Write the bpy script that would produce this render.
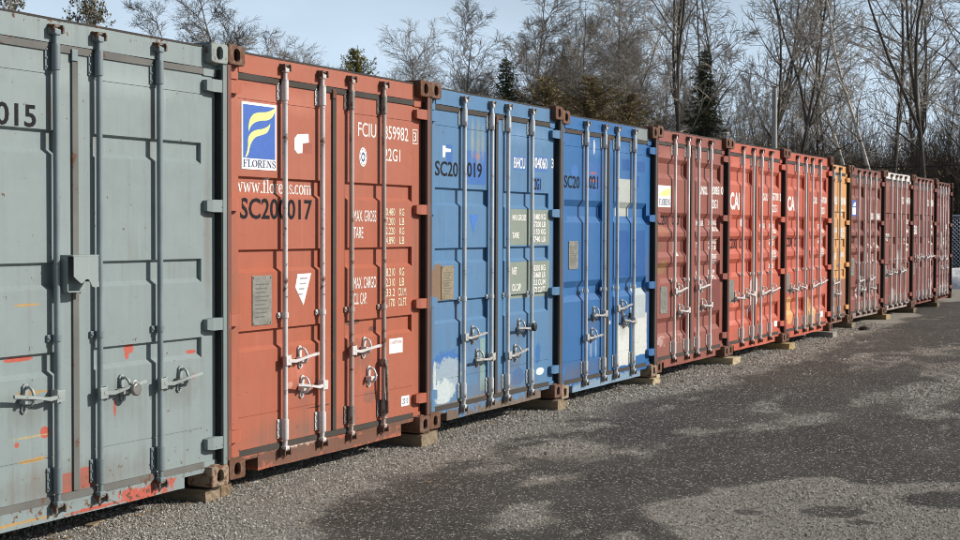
import bpy, bmesh, math, random
import numpy as np
from mathutils import Vector, Matrix, noise

for _o in list(bpy.data.objects): bpy.data.objects.remove(_o)
S = bpy.context.scene
COL = S.collection
R = math.radians

# ------------------------------------------------------------------ camera
cam_d = bpy.data.cameras.new('camera'); cam = bpy.data.objects.new('camera', cam_d); COL.objects.link(cam)
TH, PI_, RO = R(27.462), R(1.623), R(0.190)
cam.location = (0, -5.298, 1.660)
fw = Vector((math.cos(TH)*math.cos(PI_), math.sin(TH)*math.cos(PI_), -math.sin(PI_)))
rt = Vector((math.sin(TH), -math.cos(TH), 0))
up = rt.cross(fw)
rt2 = rt*math.cos(RO) + up*math.sin(RO)
up2 = up*math.cos(RO) - rt*math.sin(RO)
cam.matrix_world = Matrix(((rt2.x, up2.x, -fw.x, 0), (rt2.y, up2.y, -fw.y, -5.298), (rt2.z, up2.z, -fw.z, 1.660), (0, 0, 0, 1)))
cam_d.sensor_width = 36; cam_d.lens = 1447.8/960*36; cam_d.clip_end = 3000
S.camera = cam
S.render.engine = 'CYCLES'; S.cycles.pixel_filter_type = 'BLACKMAN_HARRIS'; S.cycles.filter_width = 1.05

# ------------------------------------------------------------------ light
SUN_EL, SUN_AZ = R(29), R(31)          # azimuth to the right of the door faces' normal
sdir = Vector((math.sin(SUN_AZ)*math.cos(SUN_EL), -math.cos(SUN_AZ)*math.cos(SUN_EL), math.sin(SUN_EL)))
sd = bpy.data.lights.new('sun', 'SUN'); sun = bpy.data.objects.new('sun', sd); COL.objects.link(sun)
sd.energy = 5.0; sd.angle = R(0.53); sd.color = (1.0, 0.955, 0.89)
sun.rotation_euler = sdir.to_track_quat('Z', 'Y').to_euler(); sun.location = (20, -40, 30)
W = bpy.data.worlds.new('World'); S.world = W; W.use_nodes = True
nt = W.node_tree; nt.nodes.clear()
wo = nt.nodes.new('ShaderNodeOutputWorld'); bg = nt.nodes.new('ShaderNodeBackground')
sky = nt.nodes.new('ShaderNodeTexSky'); sky.sky_type = 'NISHITA'; sky.sun_disc = False
sky.sun_elevation = SUN_EL; sky.sun_rotation = math.pi - SUN_AZ
sky.air_density = 1.0; sky.dust_density = 1.6; sky.ozone_density = 1.0; sky.altitude = 100
# bright hazy air low down all round the horizon, with a thin uneven veil
tc = nt.nodes.new('ShaderNodeTexCoord'); mp = nt.nodes.new('ShaderNodeMapping'); mp.inputs['Scale'].default_value = (1.2, 2.2, 6)
nz = nt.nodes.new('ShaderNodeTexNoise'); nz.inputs['Scale'].default_value = 1.9; nz.inputs['Detail'].default_value = 5
mr = nt.nodes.new('ShaderNodeMapRange'); mr.inputs[1].default_value = .35; mr.inputs[2].default_value = .75; mr.inputs[3].default_value = .80; mr.inputs[4].default_value = 1.12
sep = nt.nodes.new('ShaderNodeSeparateXYZ'); el_ = nt.nodes.new('ShaderNodeMapRange'); el_.interpolation_type = 'SMOOTHSTEP'
el_.inputs[1].default_value = .02; el_.inputs[2].default_value = .42; el_.inputs[3].default_value = .84; el_.inputs[4].default_value = .0
mm = nt.nodes.new('ShaderNodeMath'); mm.operation = 'MULTIPLY'; mm.use_clamp = True
mx = nt.nodes.new('ShaderNodeMix'); mx.data_type = 'RGBA'; mx.inputs[7].default_value = (14.4, 17.7, 21.4, 1)
nt.links.new(tc.outputs['Generated'], mp.inputs[0]); nt.links.new(mp.outputs[0], nz.inputs['Vector']); nt.links.new(nz.outputs['Fac'], mr.inputs[0])
nt.links.new(tc.outputs['Generated'], sep.inputs[0]); nt.links.new(sep.outputs[2], el_.inputs[0]); nt.links.new(el_.outputs[0], mm.inputs[0]); nt.links.new(mr.outputs[0], mm.inputs[1])
nt.links.new(mm.outputs[0], mx.inputs[0]); nt.links.new(sky.outputs[0], mx.inputs[6]); nt.links.new(mx.outputs[2], bg.inputs[0])
bg.inputs[1].default_value = 0.05
nt.links.new(bg.outputs[0], wo.inputs[0])
S.view_settings.view_transform = 'Standard'; S.view_settings.look = 'None'; S.view_settings.exposure = 0.2; S.view_settings.gamma = 1

# ------------------------------------------------------------------ material helpers
class NG:
    def __init__(s, name):
        s.m = bpy.data.materials.new(name); s.m.use_nodes = True; s.t = s.m.node_tree; s.t.nodes.clear()
        s.out = s.n('ShaderNodeOutputMaterial'); s.b = s.n('ShaderNodeBsdfPrincipled'); s.l(s.b.outputs[0], s.out.inputs[0])
    def n(s, t): return s.t.nodes.new(t)
    def l(s, a, b): s.t.links.new(a, b)
    def put(s, sock, v):
        if hasattr(v, 'is_output'): s.l(v, sock)
        else: sock.default_value = (tuple(v)+(1,))[:4] if isinstance(v, (tuple, list)) and sock.type == 'RGBA' else v
    def math(s, op, a, b=0.0, c=None, clamp=False):
        x = s.n('ShaderNodeMath'); x.operation = op; x.use_clamp = clamp; s.put(x.inputs[0], a); s.put(x.inputs[1], b)
        if c is not None: s.put(x.inputs[2], c)
        return x.outputs[0]
    def mix(s, f, a, b, mode='MIX'):
        x = s.n('ShaderNodeMix'); x.data_type = 'RGBA'; x.blend_type = mode; s.put(x.inputs[0], f); s.put(x.inputs[6], a); s.put(x.inputs[7], b); return x.outputs[2]
    def rng(s, v, a, b, c=0.0, d=1.0):
        x = s.n('ShaderNodeMapRange'); s.put(x.inputs[0], v); s.put(x.inputs[1], a); s.put(x.inputs[2], b); s.put(x.inputs[3], c); s.put(x.inputs[4], d); return x.outputs[0]
    def co(s, off=(0, 0, 0), scale=(1, 1, 1), kind='Object'):
        t = s.n('ShaderNodeTexCoord'); m = s.n('ShaderNodeMapping'); m.inputs['Location'].default_value = off; m.inputs['Scale'].default_value = scale
        s.l(t.outputs[kind], m.inputs[0]); return m.outputs[0]
    def noise(s, co, scale, detail=4, rough=.55, dist=0):
        x = s.n('ShaderNodeTexNoise'); s.l(co, x.inputs['Vector']); x.inputs['Scale'].default_value = scale; x.inputs['Detail'].default_value = detail
        x.inputs['Roughness'].default_value = rough; x.inputs['Distortion'].default_value = dist; return x.outputs['Fac']
    def bump(s, h, st=.3, d=.01):
        x = s.n('ShaderNodeBump'); x.inputs['Strength'].default_value = st; x.inputs['Distance'].default_value = d; s.l(h, x.inputs['Height']); s.l(x.outputs[0], s.b.inputs['Normal'])
    def base(s, c): s.put(s.b.inputs['Base Color'], c)
    def rough(s, v): s.put(s.b.inputs['Roughness'], v)

def sRGB(r, g, b):
    f = lambda c: ((c/255)/12.92) if c/255 <= .04045 else (((c/255)+.055)/1.055)**2.4
    return (f(r), f(g), f(b))

RUST = (.060, .028, .017); RUSTL = (.17, .075, .038)

def paint(name, col, seed=0, patches=(), rust=.5, fade=.38, gloss=.5, dirt=.4, worn=None):
    """weathered container paint in container-local metres; patches: (x, z, half width, half height, 'e'|'b', colour, raggedness)"""
    g = NG(name)
    o = (seed*7.3, seed*3.1, seed*1.7)
    base = g.co(o)
    big = g.noise(base, .9, 3); mid = g.noise(base, 6, 5, .6); fine = g.noise(base, 60, 4, .7)
    streak = g.noise(g.co(o, (16, 16, .55)), 1.6, 5, .6)
    lum = sum(col)/3
    faded = tuple(c*.70+lum*.22+.07*min(1, lum*3) for c in col)
    c = g.mix(g.rng(big, .3, .75, 0, fade), col, faded)
    c = g.mix(g.rng(mid, .35, .7, 0, .32), c, tuple(x*.70 for x in col))
    c = g.mix(g.rng(streak, .52, .8, 0, dirt*.7), c, tuple(x*.45+.02 for x in col))
    c = g.mix(g.rng(g.noise(g.co((o[0], 0, 3), (22, 22, .8)), 1.3, 3), .6, .8, 0, .30), c, tuple(min(1, x*1.25+.05) for x in col))
    sp = g.n('ShaderNodeSeparateXYZ'); tcn = g.n('ShaderNodeTexCoord'); g.l(tcn.outputs['Object'], sp.inputs[0])
    X, Z = sp.outputs[0], sp.outputs[2]
    if patches:
        wob = g.math('SUBTRACT', g.noise(base, 13, 9, .78, .6), .5)
    for (px, pz, rx, rz, kd, pc, rag) in patches:
        dx = g.math('DIVIDE', g.math('SUBTRACT', X, px), rx); dz = g.math('DIVIDE', g.math('SUBTRACT', Z, pz), rz)
        if kd in 'es': d = g.math('SQRT', g.math('ADD', g.math('MULTIPLY', dx, dx), g.math('MULTIPLY', dz, dz)))
        else: d = g.math('MAXIMUM', g.math('ABSOLUTE', dx), g.math('ABSOLUTE', dz))
        k = g.math('ADD', g.math('SUBTRACT', 1.0, d), g.math('MULTIPLY', wob, (rag if kd != 's' else .3)*4))
        if kd == 's':
            c = g.mix(g.rng(g.math('ADD', k, g.math('MULTIPLY', g.math('SUBTRACT', streak, .5), 1.4)), 0, 1.1, 0, rag), c, pc); continue
        f = g.rng(k, -.02, .03 if rag > .05 else .02)
        pc2 = g.mix(g.rng(g.noise(base, 34, 3), .4, .7, 0, .3), pc, tuple(x*.6 for x in pc))
        c = g.mix(f, c, pc2)
    # chips and rust specks, denser low down and on the top edge
    low = g.math('ADD', g.rng(Z, .02, .45, .075*rust, 0), g.rng(Z, .10, .17, .065*rust, 0)); top = g.rng(Z, 2.50, 2.58, 0, .13*rust)
    thr = g.math('SUBTRACT', g.math('SUBTRACT', .692-.03*rust, low), top)
    ch = g.noise(base, 26, 8, .66)
    m1 = g.rng(g.math('SUBTRACT', ch, thr), 0, .02)
    rc = g.mix(g.rng(fine, .35, .65), RUST, RUSTL)
    c = g.mix(m1, c, rc)
    # soft rust bleed below
    bl = g.rng(g.math('MULTIPLY', g.rng(streak, .5, .75), g.rng(g.noise(base, 2.2, 4), .5, .7)), 0, 1, 0, .35*rust)
    c = g.mix(bl, c, (.20, .10, .05))
    c = g.mix(g.rng(fine, .3, .8, 0, .12), c, tuple(x*.5 for x in col))
    g.base(c)
    g.rough(g.math('ADD', g.rng(mid, .3, .7, gloss-.06, gloss+.14), g.math('MULTIPLY', m1, .3), clamp=True))
    g.b.inputs['Specular IOR Level'].default_value = .35
    h = g.math('ADD', g.math('MULTIPLY', g.noise(base, 2.6, 2), 1.6), g.math('MULTIPLY', g.math('SUBTRACT', fine, g.math('MULTIPLY', m1, 1.5)), .05))
    g.bump(h, .5, .009)
    return g.m

def rusty_metal(name, col, amt=.5, metal=.0, rough=.55, sc=20, seed=0):
    g = NG(name); b = g.co((seed*5.1, seed, 0))
    n = g.noise(b, sc, 7, .68); f = g.noise(b, sc*5, 3)
    n2 = g.noise(b, 3, 3)
    m = g.rng(g.math('ADD', n, g.math('MULTIPLY', n2, .25)), .83-amt*.42, .87-amt*.36)
    c = g.mix(g.rng(n2, .3, .7), col, tuple(x*.66 for x in col))
    c = g.mix(m, c, g.mix(f, RUST, RUSTL))
    g.base(c); g.rough(g.math('ADD', rough, g.math('MULTIPLY', m, .25), clamp=True))
    g.put(g.b.inputs['Metallic'], g.math('MULTIPLY', g.math('SUBTRACT', 1.0, m), metal)); g.bump(g.math('ADD', n, g.math('MULTIPLY', f, .3)), .35, .004)
    return g.m

def plain(name, col, rough=.6, var=.25, sc=14, metal=0, seed=0):
    g = NG(name); b = g.co((seed, 0, 0)); n = g.noise(b, sc, 5, .6)
    g.base(g.mix(g.rng(n, .3, .7, 0, 1), tuple(x*(1-var) for x in col), tuple(min(1, x*(1+var*.5)) for x in col))); g.rough(rough); g.b.inputs['Metallic'].default_value = metal
    g.bump(n, .2, .003); return g.m

def print_ink(name, col, wear=.3, seed=0):
    """printed lettering, worn: the paint below shows through as a lighter, greyer tone"""
    g = NG(name); b = g.co((seed, 2, 0)); n = g.noise(b, 45, 5, .7)
    g.base(g.mix(g.rng(n, .52, .75, 0, wear), col, tuple(.75*x+.045 for x in col))); g.rough(.8); g.b.inputs['Specular IOR Level'].default_value = .12; return g.m

# ------------------------------------------------------------------ mesh builder
class MB:
    def __init__(s): s.v = []; s.f = []; s.sm = []
    def add(s, vs, fs, smooth=False):
        o = len(s.v); s.v += [tuple(v) for v in vs]; s.f += [tuple(i+o for i in f) for f in fs]; s.sm += [smooth]*len(fs); return s
    def box(s, x0, x1, y0, y1, z0, z1, b=0):
        if b <= 0:
            return s.add([(x0, y0, z0), (x1, y0, z0), (x1, y1, z0), (x0, y1, z0), (x0, y0, z1), (x1, y0, z1), (x1, y1, z1), (x0, y1, z1)],
                         [(0, 1, 5, 4), (1, 2, 6, 5), (2, 3, 7, 6), (3, 0, 4, 7), (4, 5, 6, 7), (3, 2, 1, 0)])
        bm = bmesh.new(); bmesh.ops.create_cube(bm, size=1)
        bmesh.ops.transform(bm, matrix=Matrix.Translation(((x0+x1)/2, (y0+y1)/2, (z0+z1)/2)) @ Matrix.Diagonal((x1-x0, y1-y0, z1-z0, 1)), verts=bm.verts)
        bmesh.ops.bevel(bm, geom=bm.edges[:], offset=b, segments=2, affect='EDGES', profile=.6)
        return s.bm(bm)
    def bm(s, bm, smooth=False):
        bm.verts.ensure_lookup_table(); bm.verts.index_update()
        s.add([v.co[:] for v in bm.verts], [[v.index for v in f.verts] for f in bm.faces], smooth); bm.free(); return s
    def tube(s, pts, rad, n=10, cap=True, smooth=True):
        pts = [Vector(p) for p in pts]; rad = rad if isinstance(rad, (list, tuple)) else [rad]*len(pts)
        vs = []; a = None
        for i, p in enumerate(pts):
            t = (pts[min(i+1, len(pts)-1)]-pts[max(i-1, 0)]).normalized()
            if a is None:
                a = t.orthogonal().normalized()
            a = (a - t*a.dot(t)).normalized(); b = t.cross(a)
            for k in range(n):
                w = 2*math.pi*k/n; vs.append(p+(a*math.cos(w)+b*math.sin(w))*rad[i])
        fs = [(i*n+k, i*n+(k+1) % n, (i+1)*n+(k+1) % n, (i+1)*n+k) for i in range(len(pts)-1) for k in range(n)]
        s.add(vs, fs, smooth)
        if cap: s.add(vs[:n], [tuple(range(n))[::-1]]); s.add(vs[-n:], [tuple(range(n))])
        return s
    def prism(s, poly, y0, y1):     # polygon in x,z extruded along y
        n = len(poly); vs = [(x, y0, z) for x, z in poly]+[(x, y1, z) for x, z in poly]
        return s.add(vs, [tuple(range(n)), tuple(range(2*n-1, n-1, -1))]+[(k, k+n, (k+1) % n+n, (k+1) % n) for k in range(n)])
    def mesh(s, name):
        me = bpy.data.meshes.new(name); me.from_pydata(s.v, [], s.f); me.materials.append(None)
        me.polygons.foreach_set('use_smooth', s.sm); me.update(); return me

CACHE = {}
def link(name, me, mat, parent=None, loc=None):
    o = bpy.data.objects.new(name, me); COL.objects.link(o)
    if mat:
        if not me.materials: me.materials.append(None)
        o.material_slots[0].link = 'OBJECT'; o.material_slots[0].material = mat
    if parent: o.parent = parent
    if loc: o.location = loc
    return o
def part(name, key, fn, mat, parent, loc=None):
    if key is None or key not in CACHE:
        mb = MB(); fn(mb); me = mb.mesh(name)
        if key is None: return link(name, me, mat, parent, loc)
        CACHE[key] = me
    return link(name, CACHE[key], mat, parent, loc)
def thing(name, label, cat, loc=(0, 0, 0), rz=0, group=None):
    o = bpy.data.objects.new(name, None); COL.objects.link(o); o.location = loc; o.rotation_euler = (0, 0, rz); o.empty_display_size = .2
    o['label'] = label; o['category'] = cat
    if group: o['group'] = group
    return o
def tag(o, label, cat, group=None):
    o['label'] = label; o['category'] = cat
    if group: o['group'] = group
    return o
def kind(o, k): o['kind'] = k; return o

# ------------------------------------------------------------------ ground (one sheet)
GZ = 0.048
def vnoise(x, y, sc, seed):
    """value noise on arrays"""
    r = np.random.RandomState(seed); T = r.rand(256, 256)
    u = x/sc+1000; v = y/sc+1000; i = np.floor(u).astype(int); j = np.floor(v).astype(int); a = u-i; b = v-j
    a = a*a*(3-2*a); b = b*b*(3-2*b)
    g = lambda p, q: T[p % 256, q % 256]
    return (g(i, j)*(1-a)+g(i+1, j)*a)*(1-b)+(g(i, j+1)*(1-a)+g(i+1, j+1)*a)*b
def fbm(x, y, sc, seed, o=4):
    t = 0; w = 0
    for k in range(o): t = t+vnoise(x, y, sc/2**k, seed+k)*.6**k; w += .6**k
    return t/w
def ell(x, y, cx, cy, rx, ry, rot=0):
    c, s = math.cos(rot), math.sin(rot); u = (x-cx)*c+(y-cy)*s; v = -(x-cx)*s+(y-cy)*c
    return 1-np.sqrt((u/rx)**2+(v/ry)**2)
STRIP = [(0, -3.2), (4.5, -2.4), (5.6, -1.6), (6.14, -1.17), (6.8, -.72), (7.98, -.62), (9.03, -.55), (11.06, -.36), (12.57, -.46), (13.98, -.56), (15.89, -.6), (20.19, -.5), (29.57, -.56), (60, -.6)]
PATCH = [(7.54, -2.50), (7.9, -2.30), (8.6, -2.47), (9.05, -2.68), (9.36, -2.87), (9.38, -3.02), (9.22, -3.12), (9.3, -3.34), (9.5, -3.53), (9.65, -4.1), (9.9, -6), (5, -7), (6.7, -3.6), (7.05, -3.0), (7.25, -2.7)]
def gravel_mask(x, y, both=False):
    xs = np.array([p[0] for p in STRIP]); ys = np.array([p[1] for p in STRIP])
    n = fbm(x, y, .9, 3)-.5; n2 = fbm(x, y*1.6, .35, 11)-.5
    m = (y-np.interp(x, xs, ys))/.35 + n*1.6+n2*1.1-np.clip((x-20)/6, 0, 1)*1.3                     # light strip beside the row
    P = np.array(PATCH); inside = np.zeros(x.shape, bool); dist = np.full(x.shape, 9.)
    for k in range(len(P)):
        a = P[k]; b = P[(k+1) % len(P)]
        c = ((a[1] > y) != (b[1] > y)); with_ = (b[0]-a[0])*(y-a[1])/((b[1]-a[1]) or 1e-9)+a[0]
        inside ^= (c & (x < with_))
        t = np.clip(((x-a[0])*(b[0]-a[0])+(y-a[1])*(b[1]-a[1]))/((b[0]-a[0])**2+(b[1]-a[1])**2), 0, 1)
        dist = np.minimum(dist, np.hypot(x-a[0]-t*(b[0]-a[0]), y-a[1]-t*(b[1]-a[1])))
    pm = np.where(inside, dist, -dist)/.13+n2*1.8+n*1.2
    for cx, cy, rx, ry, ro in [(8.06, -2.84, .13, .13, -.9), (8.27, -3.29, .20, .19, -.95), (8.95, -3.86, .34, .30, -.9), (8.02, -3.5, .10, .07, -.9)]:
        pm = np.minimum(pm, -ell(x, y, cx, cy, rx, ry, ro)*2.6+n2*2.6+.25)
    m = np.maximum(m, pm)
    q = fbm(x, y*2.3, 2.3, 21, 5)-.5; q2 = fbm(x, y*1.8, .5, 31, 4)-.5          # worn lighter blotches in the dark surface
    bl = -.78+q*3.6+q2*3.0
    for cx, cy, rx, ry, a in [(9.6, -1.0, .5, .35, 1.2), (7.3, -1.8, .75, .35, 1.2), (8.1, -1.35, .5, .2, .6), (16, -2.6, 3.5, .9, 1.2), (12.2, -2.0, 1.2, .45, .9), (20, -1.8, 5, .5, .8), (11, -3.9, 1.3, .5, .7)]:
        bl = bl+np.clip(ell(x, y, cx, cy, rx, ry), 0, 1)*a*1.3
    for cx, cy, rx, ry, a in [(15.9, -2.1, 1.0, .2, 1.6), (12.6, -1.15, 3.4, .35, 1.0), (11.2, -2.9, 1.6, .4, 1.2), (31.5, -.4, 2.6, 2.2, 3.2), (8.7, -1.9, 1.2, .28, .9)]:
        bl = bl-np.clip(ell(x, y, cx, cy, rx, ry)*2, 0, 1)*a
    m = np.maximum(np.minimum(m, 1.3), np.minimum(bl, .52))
    far = ell(x, y, 31.5, -.6, 3.4, 1.7)  # band of shadow from out of view, painted into the ground as dark surface
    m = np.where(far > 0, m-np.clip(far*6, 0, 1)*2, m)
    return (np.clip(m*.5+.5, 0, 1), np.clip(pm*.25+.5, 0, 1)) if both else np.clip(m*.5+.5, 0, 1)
def gheight(x, y):
    h = GZ+(fbm(x, y, 1.4, 51)-.5)*.035+(fbm(x, y, .28, 61, 3)-.5)*.012
    near = np.clip((x-1)/3, 0, 1)*np.clip((60-x)/20, 0, 1)*np.clip((y+12)/4, 0, 1)*np.clip((8-y)/4, 0, 1)
    return GZ+(h-GZ)*near
def axis(segs):
    r = []
    for a, b, st in segs: r += list(np.arange(a, b, st))
    return np.array(r+[segs[-1][1]])
ax = axis([(-300, -20, 40), (-20, 4, 2), (4, 16, .06), (16, 36, .14), (36, 60, 1.0), (60, 900, 60)])
ay = axis([(-500, -20, 40), (-20, -8, 1.5), (-8, -5, .2), (-5, 1.2, .06), (1.2, 8, .4), (8, 100, 8), (100, 800, 70)])
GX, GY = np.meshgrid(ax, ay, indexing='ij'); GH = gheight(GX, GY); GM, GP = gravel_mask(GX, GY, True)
nx, ny = GX.shape
gm = bpy.data.meshes.new('ground')
vv = np.stack([GX, GY, GH], -1).reshape(-1, 3)
ii, jj = np.meshgrid(np.arange(nx-1), np.arange(ny-1), indexing='ij'); q = (ii*ny+jj).ravel()
ff = np.stack([q, q+ny, q+ny+1, q+1], -1)
gm.vertices.add(len(vv)); gm.vertices.foreach_set('co', vv.ravel()); gm.loops.add(len(ff)*4); gm.loops.foreach_set('vertex_index', ff.ravel().astype(np.int32))
gm.polygons.add(len(ff)); gm.polygons.foreach_set('loop_start', (np.arange(len(ff))*4).astype(np.int32)); gm.polygons.foreach_set('use_smooth', [True]*len(ff))
gm.update(calc_edges=True); gm.validate()
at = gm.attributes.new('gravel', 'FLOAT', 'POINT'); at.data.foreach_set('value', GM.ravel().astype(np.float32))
at = gm.attributes.new('dusty', 'FLOAT', 'POINT'); at.data.foreach_set('value', GP.ravel().astype(np.float32))
g = NG('gravel and asphalt'); P0 = g.co()
aD = g.n('ShaderNodeAttribute'); aD.attribute_name = 'dusty'
aN = g.n('ShaderNodeAttribute'); aN.attribute_name = 'gravel'
f1 = g.noise(P0, 9, 6, .7); f2 = g.noise(P0, 70, 4, .7)
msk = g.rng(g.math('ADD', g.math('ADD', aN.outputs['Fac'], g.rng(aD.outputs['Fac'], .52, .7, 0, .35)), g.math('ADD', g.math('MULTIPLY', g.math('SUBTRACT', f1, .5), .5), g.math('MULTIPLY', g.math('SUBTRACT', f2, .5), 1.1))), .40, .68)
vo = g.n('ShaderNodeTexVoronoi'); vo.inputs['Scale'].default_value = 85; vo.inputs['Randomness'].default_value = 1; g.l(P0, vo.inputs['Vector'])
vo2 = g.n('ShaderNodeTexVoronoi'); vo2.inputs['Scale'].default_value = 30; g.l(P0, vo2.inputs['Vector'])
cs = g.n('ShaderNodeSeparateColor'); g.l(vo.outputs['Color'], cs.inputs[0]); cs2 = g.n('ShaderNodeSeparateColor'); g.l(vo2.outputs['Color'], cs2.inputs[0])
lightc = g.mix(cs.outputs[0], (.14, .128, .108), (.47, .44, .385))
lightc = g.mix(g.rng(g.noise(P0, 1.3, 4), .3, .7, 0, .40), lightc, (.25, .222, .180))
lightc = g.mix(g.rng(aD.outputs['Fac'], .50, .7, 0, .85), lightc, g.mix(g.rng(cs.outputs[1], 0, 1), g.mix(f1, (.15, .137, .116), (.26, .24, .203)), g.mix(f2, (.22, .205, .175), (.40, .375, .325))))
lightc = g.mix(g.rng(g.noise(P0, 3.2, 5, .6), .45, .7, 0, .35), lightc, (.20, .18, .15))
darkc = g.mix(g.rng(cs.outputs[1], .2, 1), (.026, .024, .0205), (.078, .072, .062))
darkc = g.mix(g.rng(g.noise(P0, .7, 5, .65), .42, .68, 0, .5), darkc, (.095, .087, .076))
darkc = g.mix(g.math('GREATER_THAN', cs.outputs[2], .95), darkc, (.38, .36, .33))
# grassy soil far away and behind the row
sp = g.n('ShaderNodeSeparateXYZ'); g.l(P0, sp.inputs[0])
wild = g.math('MAXIMUM', g.rng(g.math('ADD', sp.outputs[1], g.math('MULTIPLY', f1, 2.0)), 8.6, 10), g.rng(sp.outputs[0], 52, 56))
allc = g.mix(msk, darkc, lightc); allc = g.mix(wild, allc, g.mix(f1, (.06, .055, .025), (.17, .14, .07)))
g.base(allc); g.rough(g.rng(msk, 0, 1, .78, .95)); g.b.inputs['Specular IOR Level'].default_value = .2
g.bump(g.math('ADD', g.math('ADD', g.math('MULTIPLY', g.math('SUBTRACT', 1.0, vo.outputs['Distance']), g.rng(msk, 0, 1, .45, 1.0)), g.math('MULTIPLY', f2, .6)), g.math('MULTIPLY', f1, .8)), .85, .011)
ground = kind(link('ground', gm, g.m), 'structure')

# ------------------------------------------------------------------ loose stones (real pebbles near the camera)
def ico_stone(seed):
    rnd = random.Random(seed); bm = bmesh.new(); bmesh.ops.create_icosphere(bm, subdivisions=1, radius=.5)
    for v in bm.verts: v.co *= rnd.uniform(.75, 1.15); v.co.z *= .68
    mb = MB(); mb.bm(bm); return mb
sg = NG('loose stone'); oi = sg.n('ShaderNodeObjectInfo'); vr = sg.n('ShaderNodeValToRGB'); sg.l(oi.outputs['Random'], vr.inputs[0])
el = vr.color_ramp.elements; el[0].color = (.17, .158, .138, 1); el[1].position = 1; el[1].color = (.72, .69, .63, 1)
for p, c in ((.3, (.22, .205, .178, 1)), (.7, (.37, .35, .31, 1)), (.93, (.52, .50, .45, 1))): e = el.new(p); e.color = c
sg.base(vr.outputs[0]); sg.rough(.85)
rs = np.random.RandomState(5)
NS = 520000
# sample in range/bearing so near and far stones show evenly
rad_ = 6.3*np.exp(rs.rand(NS)*math.log(26/6.3)); ang = R(27.46)+R(21)*(rs.rand(NS)*2-1)
sx = rad_*np.cos(ang); sy = -5.298+rad_*np.sin(ang)
mk, pk = gravel_mask(sx, sy, True)
t_ = np.clip((mk+(fbm(sx, sy, .16, 71, 2)-.5)*.5-.38)/.34, 0, 1); dens = np.clip(.10+.11*np.clip((10.5-sx)/2.5, 0, 1)*(fbm(sx, sy, .8, 81, 3)*1.6)+.72*t_*t_*(3-2*t_)*np.where(pk > .55, .62, 1), 0, 1)
dens = dens*1.0; keep = (rs.rand(NS) < dens) & (sy < .8) & (sy > -7)
pk = pk[keep]; sx, sy, mk, rad_ = sx[keep], sy[keep], mk[keep], rad_[keep]
sz = (.0042+.0105*rs.rand(len(sx))**2.8)*np.where(mk < .5, .62, 1)*np.clip(rad_/9, .9, 1.7)
big = rs.rand(len(sx)) < .0007; sz[big] *= 2.2
pm = bpy.data.meshes.new('stone_points'); pm.vertices.add(len(sx)); pm.vertices.foreach_set('co', np.stack([sx, sy, gheight(sx, sy)+sz*.30], -1).ravel())
a = pm.attributes.new('size', 'FLOAT', 'POINT'); a.data.foreach_set('value', sz.astype(np.float32))
a = pm.attributes.new('turn', 'FLOAT_VECTOR', 'POINT'); a.data.foreach_set('vector', ((rs.rand(len(sx), 3)-.5)*np.array([.8, .8, 6.28])).astype(np.float32).ravel())
stones = bpy.data.objects.new('gravel', pm); COL.objects.link(stones); kind(stones, 'stuff')
stones['label'] = 'loose grey gravel stones scattered over the yard'; stones['category'] = 'gravel'
proto = link('gravel_stone', ico_stone(1).mesh('gravel_stone'), None)
gn = bpy.data.node_groups.new('scatter', 'GeometryNodeTree')
gn.interface.new_socket('Geometry', in_out='INPUT', socket_type='NodeSocketGeometry'); gn.interface.new_socket('Geometry', in_out='OUTPUT', socket_type='NodeSocketGeometry')
N = gn.nodes; gi = N.new('NodeGroupInput'); go = N.new('NodeGroupOutput'); iop = N.new('GeometryNodeInstanceOnPoints'); ico = N.new('GeometryNodeMeshIcoSphere')
ico.inputs['Radius'].default_value = .5; ico.inputs['Subdivisions'].default_value = 1
sp1 = N.new('GeometryNodeSetPosition'); nzz = N.new('ShaderNodeTexNoise'); nzz.inputs['Scale'].default_value = 2.3
vm = N.new('ShaderNodeVectorMath'); vm.operation = 'SUBTRACT'; vm.inputs[1].default_value = (.5, .5, .5)
vs = N.new('ShaderNodeVectorMath'); vs.operation = 'MULTIPLY'; vs.inputs[1].default_value = (.9, .9, .8)
gn.links.new(nzz.outputs['Color'], vm.inputs[0]); gn.links.new(vm.outputs[0], vs.inputs[0]); gn.links.new(ico.outputs[0], sp1.inputs['Geometry']); gn.links.new(vs.outputs[0], sp1.inputs['Offset'])
smt = N.new('GeometryNodeSetMaterial'); smt.inputs['Material'].default_value = sg.m; gn.links.new(sp1.outputs[0], smt.inputs[0])
na = N.new('GeometryNodeInputNamedAttribute'); na.data_type = 'FLOAT'; na.inputs[0].default_value = 'size'
nb = N.new('GeometryNodeInputNamedAttribute'); nb.data_type = 'FLOAT_VECTOR'; nb.inputs[0].default_value = 'turn'
gn.links.new(gi.outputs[0], iop.inputs['Points']); gn.links.new(smt.outputs[0], iop.inputs['Instance'])
gn.links.new(na.outputs[0], iop.inputs['Scale']); gn.links.new(nb.outputs[0], iop.inputs['Rotation']); gn.links.new(iop.outputs[0], go.inputs[0])
bpy.data.objects.remove(proto)
md = stones.modifiers.new('scatter', 'NODES'); md.node_group = gn

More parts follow.
